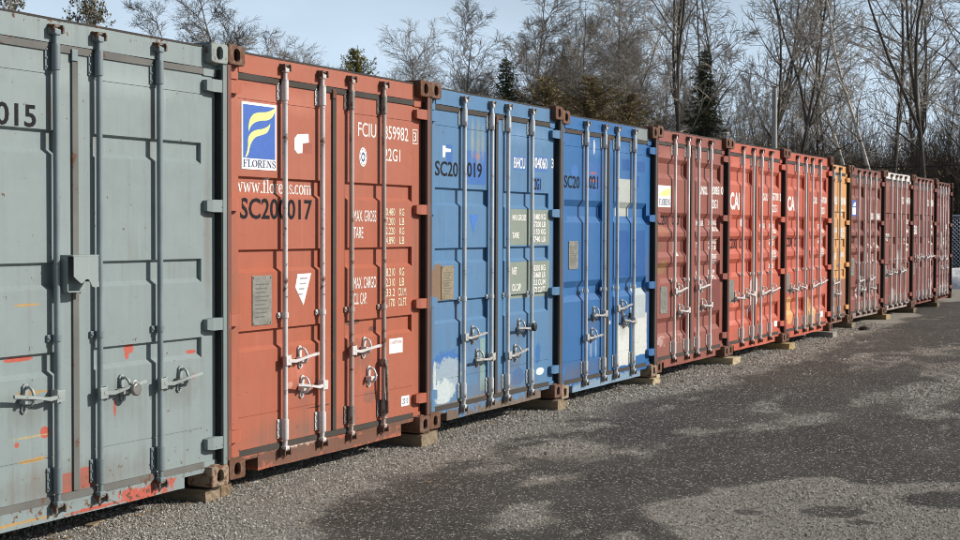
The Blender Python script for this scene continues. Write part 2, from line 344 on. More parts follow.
lt = MB(); rl = random.Random(12)
for k in range(420):
    x = 5.5+rl.random()**1.3*20; y = .05+rl.random()**2*.9-(.9 if rl.random() < .12 else 0); z = float(gheight(np.array([x]), np.array([y]))[0])+.006; a = rl.uniform(0, 6.28); l = rl.uniform(.012, .03); w = l*.45
    dx, dy = math.cos(a)*l, math.sin(a)*l; ex, ey = -math.sin(a)*w, math.cos(a)*w
    lt.add([(x-dx, y-dy, z), (x+ex, y+ey, z+rl.uniform(0, .008)), (x+dx, y+dy, z+rl.uniform(0, .012)), (x-ex, y-ey, z)], [(0, 1, 2), (0, 2, 3)])
ll = link('leaf_litter', lt.mesh('leaf_litter'), plain('dry brown leaf', (.20, .12, .055), .8, .5, 3)); kind(ll, 'stuff'); ll['label'] = 'dry brown leaves blown against the foot of the containers'; ll['category'] = 'leaves'

# ------------------------------------------------------------------ containers
LEN, WID, HT = 6.058, 2.438, 2.591
YD = .065                                   # door skin behind the castings' front face
RODS = (.62, 1.043, 1.395, 1.818)
FLAT1 = [(.747, .876), (1.23, 1.373), (1.698, 1.82)]
FLAT0 = [(.762, .882), (1.201, 1.338), (1.884, 2.008)]
FLAT2 = [(.777, .952), (1.233, 1.355), (1.679, 1.818)]
COR5 = [(.34, .56), (.93, 1.15), (1.21, 1.43), (1.48, 1.69), (2.05, 2.27)]
COR2 = [(.86, 1.05), (1.59, 1.80)]
def profile(style):
    if style in ('flat0', 'flat1', 'flat2'):
        rec = {'flat0': FLAT0, 'flat1': FLAT1, 'flat2': FLAT2}[style]; pts = []
        for a, b in rec: pts += [(a, 0), (a+.024, .024), (b-.009, .024), (b, 0)]
        for zz in (.345, 2.285): pts += [(zz, 0), (zz+.001, .004), (zz+.005, .004), (zz+.006, 0)]
    elif style == 'cor5':
        pts = []
        for a, b in COR5: pts += [(a, 0), (a+.055, .036), (b-.055, .036), (b, 0)]
    else:
        pts = []
        for a, b in COR2: pts += [(a, 0), (a+.06, .036), (b-.06, .036), (b, 0)]
        for zz in (.31, 2.285): pts += [(zz, 0), (zz+.001, .004), (zz+.005, .004), (zz+.006, 0)]
    pts = sorted(pts); return [(.15, 0)]+pts+[(2.405, 0)]
def depth_at(style, z):
    P = profile(style)
    for (a, d0), (b, d1) in zip(P, P[1:]):
        if a <= z <= b: return d0+(d1-d0)*(z-a)/max(b-a, 1e-6)
    return 0
def door_span(side): return (.048, 1.204) if side == 0 else (1.234, 2.390)
def door_mb(mb, style, side):
    x0, x1 = door_span(side); xa, xb = (x0+.13, x1-.125) if side == 0 else (x0+.125, x1-.128); P = profile(style)
    for (za, da), (zb, db) in zip(P, P[1:]):
        mb.add([(x0, YD, za), (xa, YD, za), (xa, YD, zb), (x0, YD, zb)], [(0, 1, 2, 3)])
        mb.add([(xb, YD, za), (x1, YD, za), (x1, YD, zb), (xb, YD, zb)], [(0, 1, 2, 3)])
        mb.add([(xa, YD+da, za), (xb, YD+da, za), (xb, YD+db, zb), (xa, YD+db, zb)], [(0, 1, 2, 3)])
        if da or db:
            mb.add([(xa, YD, za), (xa, YD+da, za), (xa, YD+db, zb), (xa, YD, zb)], [(0, 1, 2, 3)])
            mb.add([(xb, YD, za), (xb, YD, zb), (xb, YD+db, zb), (xb, YD+da, za)], [(0, 1, 2, 3)])
    y1 = YD+.06; za, zb = .15, 2.405
    mb.add([(x0, YD, za), (x1, YD, za), (x1, y1, za), (x0, y1, za), (x0, YD, zb), (x1, YD, zb), (x1, y1, zb), (x0, y1, zb)],
           [(1, 2, 6, 5), (2, 3, 7, 6), (3, 0, 4, 7), (4, 5, 6, 7), (3, 2, 1, 0)])
def casting_mb(mb, x0, y0, z0, face=-1):
    """corner casting: rounded block .162 x .178 x .118 with the oval hole of the end face open to a hollow"""
    w, d, h = .162, .178, .118; cx, cz = x0+w/2, z0+h/2; n = 32; yf = y0 if face < 0 else y0+d; yb = y0+d if face < 0 else y0
    def rr(t, hw, hh, r):
        c, s_ = math.cos(t), math.sin(t)
        # superellipse-ish rounded rectangle
        k = 1/max(abs(c)/hw, abs(s_)/hh); x, z = c*k, s_*k
        ox = max(0, abs(x)-(hw-r)); oz = max(0, abs(z)-(hh-r)); l = math.hypot(ox, oz)
        if ox > 0 and oz > 0 and l > r: x = math.copysign(hw-r+ox/l*r, x); z = math.copysign(hh-r+oz/l*r, z)
        return x, z
    T = [2*math.pi*(k+.5)/n for k in range(n)]
    def ov(t, hw, hh):
        x = math.cos(t)*hw; z = math.sin(t)*hw; z += math.copysign(hh-hw, math.sin(t)); return x, z
    rings = []
    e = .005*(1 if face < 0 else -1)
    rings.append([(cx+rr(t, w/2, h/2, .014)[0], yb, cz+rr(t, w/2, h/2, .014)[1]) for t in T])
    rings.append([(cx+rr(t, w/2, h/2, .014)[0], yf+e, cz+rr(t, w/2, h/2, .014)[1]) for t in T])
    rings.append([(cx+rr(t, w/2-.004, h/2-.004, .014)[0], yf, cz+rr(t, w/2-.004, h/2-.004, .014)[1]) for t in T])
    rings.append([(cx+ov(t, .031, .0405)[0], yf, cz+ov(t, .031, .0405)[1]) for t in T])
    rings.append([(cx+ov(t, .028, .0375)[0], yf+2*e, cz+ov(t, .028, .0375)[1]) for t in T])
    rings.append([(cx+ov(t, .028, .0375)[0], yf+5*e, cz+ov(t, .028, .0375)[1]) for t in T])
    rings.append([(cx+ov(t, .06, .052)[0], yf+5.4*e, cz+ov(t, .06, .052)[1]) for t in T])
    rings.append([(cx+ov(t, .06, .052)[0], yf+30*e, cz+ov(t, .06, .052)[1]) for t in T])
    vs = [v for r in rings for v in r]; m = len(rings)
    mb.add(vs, [(i*n+k, i*n+(k+1) % n, (i+1)*n+(k+1) % n, (i+1)*n+k) for i in range(m-1) for k in range(n)])
    mb.add(rings[0], [tuple(range(n))]); mb.add(rings[-1], [tuple(range(n))])
def wave_wall(mb, xs, L0, L1, z0, z1, amp=.036, pitch=.278):
    """corrugated side wall running in y"""
    y = L0; pts = []
    while y < L1-pitch:
        pts += [(0, y), (0, y+.07), (amp, y+.139), (amp, y+.209)]; y += pitch
    pts += [(0, y), (0, L1)]; s = 1 if xs < 1 else -1; vs = []
    for dx, yy in pts: vs += [(xs+s*dx, yy, z0), (xs+s*dx, yy, z1)]
    mb.add(vs, [(2*i, 2*i+2, 2*i+3, 2*i+1) for i in range(len(pts)-1)])
def hinge_mb(mb):      # at the right-hand post; origin at the hinge height, container x
    mb.add([(2.275, .030, -.030), (2.315, .018, -.036), (2.428, .012, -.036), (2.428, .012, .036), (2.315, .018, .036), (2.275, .030, .030),
            (2.275, .064, -.030), (2.315, .064, -.036), (2.428, .05, -.036), (2.428, .05, .036), (2.315, .064, .036), (2.275, .064, .030)],
           [(0, 1, 4, 5), (1, 2, 3, 4), (0, 6, 7, 1), (1, 7, 8, 2), (2, 8, 9, 3), (3, 9, 10, 4), (4, 10, 11, 5), (5, 11, 6, 0), (6, 11, 10, 7), (7, 10, 9, 8)])
    mb.tube([(2.416, .022, -.046), (2.416, .022, .046)], .013, 8)
def mirror(fn):
    def f(mb):
        t = MB(); fn(t); o = len(mb.v); mb.v += [(WID-x, y, z) for x, y, z in t.v]; mb.f += [tuple(i+o for i in reversed(q)) for q in t.f]; mb.sm += t.sm
    return f
def shifted(fn, dz):
    def f(mb):
        t = MB(); fn(t); o = len(mb.v); mb.v += [(x, y, z+dz) for x, y, z in t.v]; mb.f += [tuple(i+o for i in q) for q in t.f]; mb.sm += t.sm
    return f
def segbox(mb, x0, x1, y0, y1, z0, z1, n, amp, seed):
    vs = []; rn_ = random.Random(seed); dn = [(rn_.uniform(x0, x1), rn_.uniform(.05, .16), rn_.uniform(.3, 1)) for _ in range(3)]
    for i in range(n+1):
        x = x0+(x1-x0)*i/n; e = 0 if i in (0, n) else 1
        for y, z in ((y0, z0), (y0+.0, z0+(z1-z0)*.5), (y0, z1), (y1, z1), (y1, z0)):
            q = noise.noise(Vector((x*2.3, z*4+seed, seed*1.7))); dy = q*amp*1.2+sum(amp*1.6*k*math.exp(-((x-c_)/w_)**2) for c_, w_, k in dn) if y == y0 else 0
            dz = noise.noise(Vector((x*1.7+9, seed, z)))*amp*.8
            vs.append((x, y+dy*e, z+dz*e))
    mb.add(vs, [(5*i+k, 5*i+5+k, 5*i+5+(k+1) % 5, 5*i+(k+1) % 5) for i in range(n) for k in range(5)]); mb.add(vs[:5], [(0, 1, 2, 3, 4)]); mb.add(vs[-5:], [(4, 3, 2, 1, 0)])
def rod_mb(mb):
    mb.tube([(0, .033, .105), (0, .033, .13), (0, .033, .16), (0, .033, .185), (0, .033, .20), (0, .033, 2.30), (0, .033, 2.42), (0, .033, 2.445), (0, .033, 2.47), (0, .033, 2.52)],
            [.013, .013, .014, .014, .0165, .0165, .0165, .014, .014, .013], 14)
    mb.tube([(0, .033, 2.425), (0, .033, 2.44)], .022, 12); mb.tube([(0, .033, .165), (0, .033, .178)], .022, 12)
    for z in (.112, 2.498): # cam ends, hooked
        mb.box(-.026, .018, .012, .050, z-.014, z+.014, .005); mb.box(-.034, -.018, .004, .030, z-.010, z+.016, .004)
def sleeve_mb(mb):     # long bearing bracket around the rod, origin at its middle
    mb.tube([(0, .034, -.058), (0, .034, .058)], .0235, 14)
    mb.box(-.050, .050, .0565, .0635, -.060, .060, .002)
    for sx_ in (-.041, .041):
        for sz_ in (-.044, .0, .044): mb.tube([(sx_, .052, sz_), (sx_, .058, sz_)], .006, 6)
def guide_mb(mb):
    mb.tube([(0, .034, -.016), (0, .034, .016)], .0235, 12)
    mb.box(-.048, .048, .0515, .0635, -.017, .017, .003)
    for sx_ in (-.038, .038): mb.tube([(sx_, .046, 0), (sx_, .053, 0)], .007, 6)
def keeper_mb(mb):     # U-shaped cam keeper on the frame, origin at its middle
    mb.box(-.038, .040, .040, .0495, -.026, .026, .002); mb.box(-.037, -.026, .010, .041, -.020, .022, .003)
    mb.box(.026, .038, .008, .041, -.020, .024, .003); mb.box(-.036, .006, .008, .014, .010, .022, .002)
def handle_mb(mb, s):  # hub on the rod at x=0, lever to +x (s=1) or -x (s=-1)
    mb.box(-.026, .026, .004, .018, -.030, .030, .003); mb.tube([(s*.012, .002, 0), (s*.012, .012, 0)], .012, 8)
    mb.box(-.030*(s < 0)+.018*(s > 0), .030*(s > 0)-.018*(s < 0), .004, .05, -.034, .034, .003)
    L_ = [(s*.03, .012, -.004, .013), (s*.09, .006, -.010, .013), (s*.15, .002, -.004, .010), (s*.22, .002, .004, .010), (s*.29, .004, .010, .011), (s*.37, .002, .016, .0125), (s*.385, .0, .017, .009)]
    vs = []; L_ = [(x*.86, y, z, h*.85) for x, y, z, h in L_]
    for x, y, z, h in L_: vs += [(x, y-.006, z-h*.8), (x, y-.006, z+h*.8), (x, y-.002, z+h), (x, y+.006, z+h), (x, y+.006, z-h), (x, y-.002, z-h)]
    mb.add(vs, [(6*i+k, 6*i+(k+1) % 6, 6*i+6+(k+1) % 6, 6*i+6+k) for i in range(len(L_)-1) for k in range(6)]); mb.add(vs[-6:], [(0, 1, 2, 3, 4, 5)])
def catch_mb(mb):      # retainer and its swinging hasp on the door, origin at its middle
    mb.prism([(-.020, -.062), (-.008, -.074), (.008, -.074), (.020, -.062), (.016, -.02), (.016, .02), (.020, .062), (.008, .074), (-.008, .074), (-.020, .062), (-.016, .02), (-.016, -.02)], .054, .0635)
    mb.tube([(0, .050, .052), (0, .034, .060), (.006, .018, .044), (.012, .010, .018), (.016, .010, -.012), (.010, .024, -.034), (0, .050, -.040)], .008, 7)
    mb.tube([(-.034, .022, -.014), (.040, .020, .004)], .009, 7); mb.box(-.042, -.022, .012, .060, -.026, .004, .003)
    for z in (-.058, .058): mb.tube([(0, .046, z), (0, .055, z)], .008, 6)

def text_mesh(s, x0, z0, x1, z1, style, bold=0.0, serif=False):
    cu = bpy.data.curves.new('t', 'FONT'); cu.body = s; cu.size = 1; cu.offset = bold; cu.resolution_u = 3
    if serif: me = serif_mesh(s)
    else:
        o = bpy.data.objects.new('t', cu); me = bpy.data.meshes.new_from_object(o); bpy.data.objects.remove(o)
    bpy.data.curves.remove(cu)
    co = np.empty(len(me.vertices)*3); me.vertices.foreach_get('co', co); co = co.reshape(-1, 3)
    a, b = co[:, 0].min(), co[:, 0].max(); c, d = co[:, 1].min(), co[:, 1].max()
    X = x0+(co[:, 0]-a)/(b-a)*(x1-x0); Z = z0+(co[:, 1]-c)/(d-c)*(z1-z0)
    bm = bmesh.new(); bm.from_mesh(me); bm.verts.ensure_lookup_table()
    for v in bm.verts: v.co = (X[v.index], 0, Z[v.index])
    for (zz, dd) in profile(style):
        if z0 < zz < z1: bmesh.ops.bisect_plane(bm, geom=bm.verts[:]+bm.edges[:]+bm.faces[:], plane_co=(0, 0, zz), plane_no=(0, 0, 1), dist=1e-5)
    for v in bm.verts: v.co.y = YD-.0015+depth_at(style, v.co.z)
    bm.normal_update(); out = bpy.data.meshes.new('lettering'); bm.to_mesh(out); bm.free(); bpy.data.meshes.remove(me)
    out.materials.clear(); out.materials.append(None); return out
def serif_mesh(s):
    mb = MB(); x = 0
    def st(pts, w):   # stroke
        for (a, b) in zip(pts, pts[1:]):
            a = Vector(a); b = Vector(b); d = (b-a); 
            if d.length < 1e-6: continue
            d.normalize(); n_ = Vector((-d.y, d.x))*w/2; e = d*w*.12
            mb.add([(*(a-n_-e), 0), (*(b-n_+e), 0), (*(b+n_+e), 0), (*(a+n_-e), 0)], [(0, 1, 2, 3)])
    def arc(cx, cy, rx, ry, a0, a1, wt=.16, wn=.06, n_=14):
        pr = None
        for k in range(n_+1):
            t = a0+(a1-a0)*k/n_; p = (cx+rx*math.cos(t), cy+ry*math.sin(t))
            if pr: 
                tm = a0+(a1-a0)*(k-.5)/n_; st([pr, p], wn+(wt-wn)*abs(math.cos(tm)))
            pr = p
    V, TN = .15, .06
    for ch in s:
        h = 1 if ch.isupper() or ch in 'fl' else .68
        ser = lambda cx, y, w_=.34: st([(x+cx-w_/2, y), (x+cx+w_/2, y)], .055)
        if ch in 'F': st([(x+.2, 0), (x+.2, 1)], V); ser(.2, .03); st([(x+.05, .97), (x+.66, .97)], TN); st([(x+.66, .99), (x+.66, .78)], .05); st([(x+.2, .52), (x+.5, .52)], TN); st([(x+.5, .62), (x+.5, .42)], .05); w = .74
        elif ch == 'L': st([(x+.2, 0), (x+.2, 1)], V); ser(.2, .97); st([(x+.05, .03), (x+.68, .03)], TN); st([(x+.68, .0), (x+.68, .25)], .05); w = .76
        elif ch == 'E': st([(x+.2, 0), (x+.2, 1)], V); st([(x+.05, .97), (x+.66, .97)], TN); st([(x+.66, .99), (x+.66, .78)], .05); st([(x+.2, .52), (x+.5, .52)], TN); st([(x+.5, .62), (x+.5, .42)], .05); st([(x+.05, .03), (x+.7, .03)], TN); st([(x+.7, .0), (x+.7, .25)], .05); w = .78
        elif ch == 'O': arc(x+.42, .5, .34, .47, 0, 2*math.pi, n_=26); w = .86
        elif ch == 'R': st([(x+.2, 0), (x+.2, 1)], V); ser(.2, .03); st([(x+.05, .97), (x+.42, .97)], TN); arc(x+.42, .75, .2, .22, -math.pi/2, math.pi/2); st([(x+.2, .52), (x+.42, .52)], TN); st([(x+.4, .52), (x+.7, .03)], V); ser(.72, .03, .2); w = .84
        elif ch == 'N': st([(x+.16, 0), (x+.16, 1)], TN); ser(.16, .03, .3); st([(x+.16, .97), (x+.66, .05)], V); st([(x+.66, 0), (x+.66, 1)], TN); ser(.66, .97, .3); ser(.12, .97, .22); w = .84
        elif ch == 'S': arc(x+.34, .74, .23, .23, .3, 1.5*math.pi-.3, wt=.11); st([(x+.2, .62), (x+.48, .42)], V); arc(x+.34, .26, .23, .23, -math.pi+.3, .5*math.pi+.2, wt=.11); st([(x+.56, .95), (x+.56, .72)], .05); st([(x+.11, .05), (x+.11, .28)], .05); w = .68
        elif ch == 'w': 
            st([(x+.08, .66), (x+.26, .02)], .12); st([(x+.26, .02), (x+.44, .62)], TN); st([(x+.44, .62), (x+.62, .02)], .12); st([(x+.62, .02), (x+.8, .66)], TN)
            ser(.08, .66, .24); ser(.8, .66, .2); w = .92
        elif ch == '.': st([(x+.06, .06), (x+.2, .06)], .13); w = .26
        elif ch == 'f': st([(x+.2, 0), (x+.2, .86)], V*.85); arc(x+.33, .84, .13, .13, .2, math.pi, wt=.1); st([(x+.04, .64), (x+.38, .64)], .055); ser(.2, .03, .3); w = .44
        elif ch == 'l': st([(x+.16, 0), (x+.16, 1)], V*.85); ser(.16, .03, .28); st([(x+.04, .97), (x+.16, .97)], .055); w = .34
        elif ch == 'o': arc(x+.28, .33, .21, .31, 0, 2*math.pi, wt=.13, n_=20); w = .56
        elif ch == 'r': st([(x+.16, 0), (x+.16, .66)], V*.85); ser(.16, .03, .28); st([(x+.04, .64), (x+.16, .64)], .055); arc(x+.32, .5, .14, .14, .5, 2.6, wt=.1); w = .48
        elif ch == 'e': arc(x+.27, .33, .2, .31, 0, 1.75*math.pi, wt=.13, n_=20); st([(x+.08, .37), (x+.46, .37)], .055); w = .52
        elif ch == 'n': 
            st([(x+.14, 0), (x+.14, .66)], V*.8); arc(x+.32, .44, .18, .2, 0, math.pi, wt=.12); st([(x+.5, .45), (x+.5, 0)], V*.8); ser(.14, .03, .24); ser(.5, .03, .24); w = .66
        elif ch == 's': arc(x+.23, .49, .14, .16, .2, 1.5*math.pi, wt=.08); arc(x+.23, .18, .14, .16, -math.pi+.2, .5*math.pi, wt=.08); st([(x+.13, .40), (x+.33, .28)], .12); w = .44
        elif ch == 'c': arc(x+.27, .33, .2, .31, .25*math.pi, 1.75*math.pi, wt=.13, n_=18); w = .5
        elif ch == 'm':
            st([(x+.14, 0), (x+.14, .66)], V*.8)
            for q_ in (0, .34): arc(x+.31+q_, .46, .17, .18, 0, math.pi, wt=.11); st([(x+.48+q_, .46), (x+.48+q_, 0)], V*.8); ser(.48+q_, .03, .22)
            ser(.14, .03, .22); w = .98
        x += w
    return mb.mesh('t')

# shared materials
M_rubber = rusty_metal('aged rubber gasket', (.045, .037, .030), .28, 0, .85, 14, 2)
M_rubber_grey = rusty_metal('painted grey gasket', (.13, .13, .118), .25, 0, .8, 9, 2)
M_casting_rust = rusty_metal('rusty brown casting', (.15, .085, .060), .7, 0, .75, 22)
M_casting_grey = rusty_metal('grey green casting', (.26, .30, .28), .30, 0, .6, 18)
M_casting_tan = rusty_metal('rust stained tan casting', (.30, .22, .15), .5, 0, .7, 22, 3)
M_plate = plain('weathered data plate', (.20, .195, .17), .5, .35, 25)
M_plate2 = plain('plate print', (.12, .115, .10), .5, .3, 40)
M_steel = rusty_metal('galvanised steel', (.62, .65, .66), .24, .2, .36, 22)
M_steel_w = rusty_metal('pale galvanised steel', (.66, .63, .61), .30, .05, .5, 22, 2)
M_steel_dk = rusty_metal('dulled grey steel', (.27, .245, .22), .45, .3, .5, 24, 4)
M_hand0 = rusty_metal('grey painted handle', (.33, .37, .36), .25, .1, .45, 30, 21); M_hand = rusty_metal('worn handle steel', (.50, .50, .48), .42, .15, .45, 34, 22)
M_steel_pk = rusty_metal('pinkish galvanised steel', (.86, .77, .73), .12, 0, .5, 20, 6)
M_steel_rb = rusty_metal('red brown stained steel', (.46, .36, .32), .32, .1, .5, 9, 41)
M_keep0 = rusty_metal('grey rusted keeper', (.20, .22, .21), .6, 0, .7, 30, 44)
M_keeper = rusty_metal('rusty keeper', (.15, .10, .08), .62, 0, .8, 40)
M_inkw = print_ink('white ink', (.74, .72, .68), .35); M_inkk = print_ink('black ink', (.014, .014, .017), .25, 3)
M_inky = print_ink('cream ink', (.68, .66, .48), .35, 5)
M_sticker = plain('white sticker', (.74, .74, .72), .45, .12, 30)
M_edge = rusty_metal('dark rusty edge', (.030, .024, .020), .25, 0, .85, 12, 8)
M_black = plain('black side shade strip', (.014, .013, .012), .85, .3)  # for the strips that stand in for shade beside the doors
M_inner = plain('dark underside', (.02, .017, .015), .9, .3)
M_wood = None
def wood(name, c, seed):
    g = NG(name); b = g.co((seed, seed*2, 0), (30, 2.5, 30)); n = g.noise(b, 2.2, 5, .6, 1.2); n2 = g.noise(g.co((seed, 0, 0)), 7, 4)
    cc = g.mix(g.rng(n, .35, .7), tuple(x*.55 for x in c), c); cc = g.mix(g.rng(n2, .5, .75, 0, .5), cc, tuple(x*.45 for x in c)); g.base(cc); g.rough(.85); g.bump(n, .5, .006); return g.m

FR = [(4.4522, -.0601, .0053, .1455), (6.9258, -.0219, -.0005, .1562), (9.391, -.004, .0084, .1575), (11.8246, .0182, .003, .1312), (14.2699, .0314, -.0022, .1535), (16.7365, .0384, -.007, .1542),
      (19.2031, .0282, -.0103, .157), (21.6773, .3157, -.0002, .1409), (24.1637, .3159, -.0176, .1451), (26.659, .28, -.0139, .1609), (29.1483, .252, -.0068, .1587), (31.6284, .2485, .0336, .1394)]

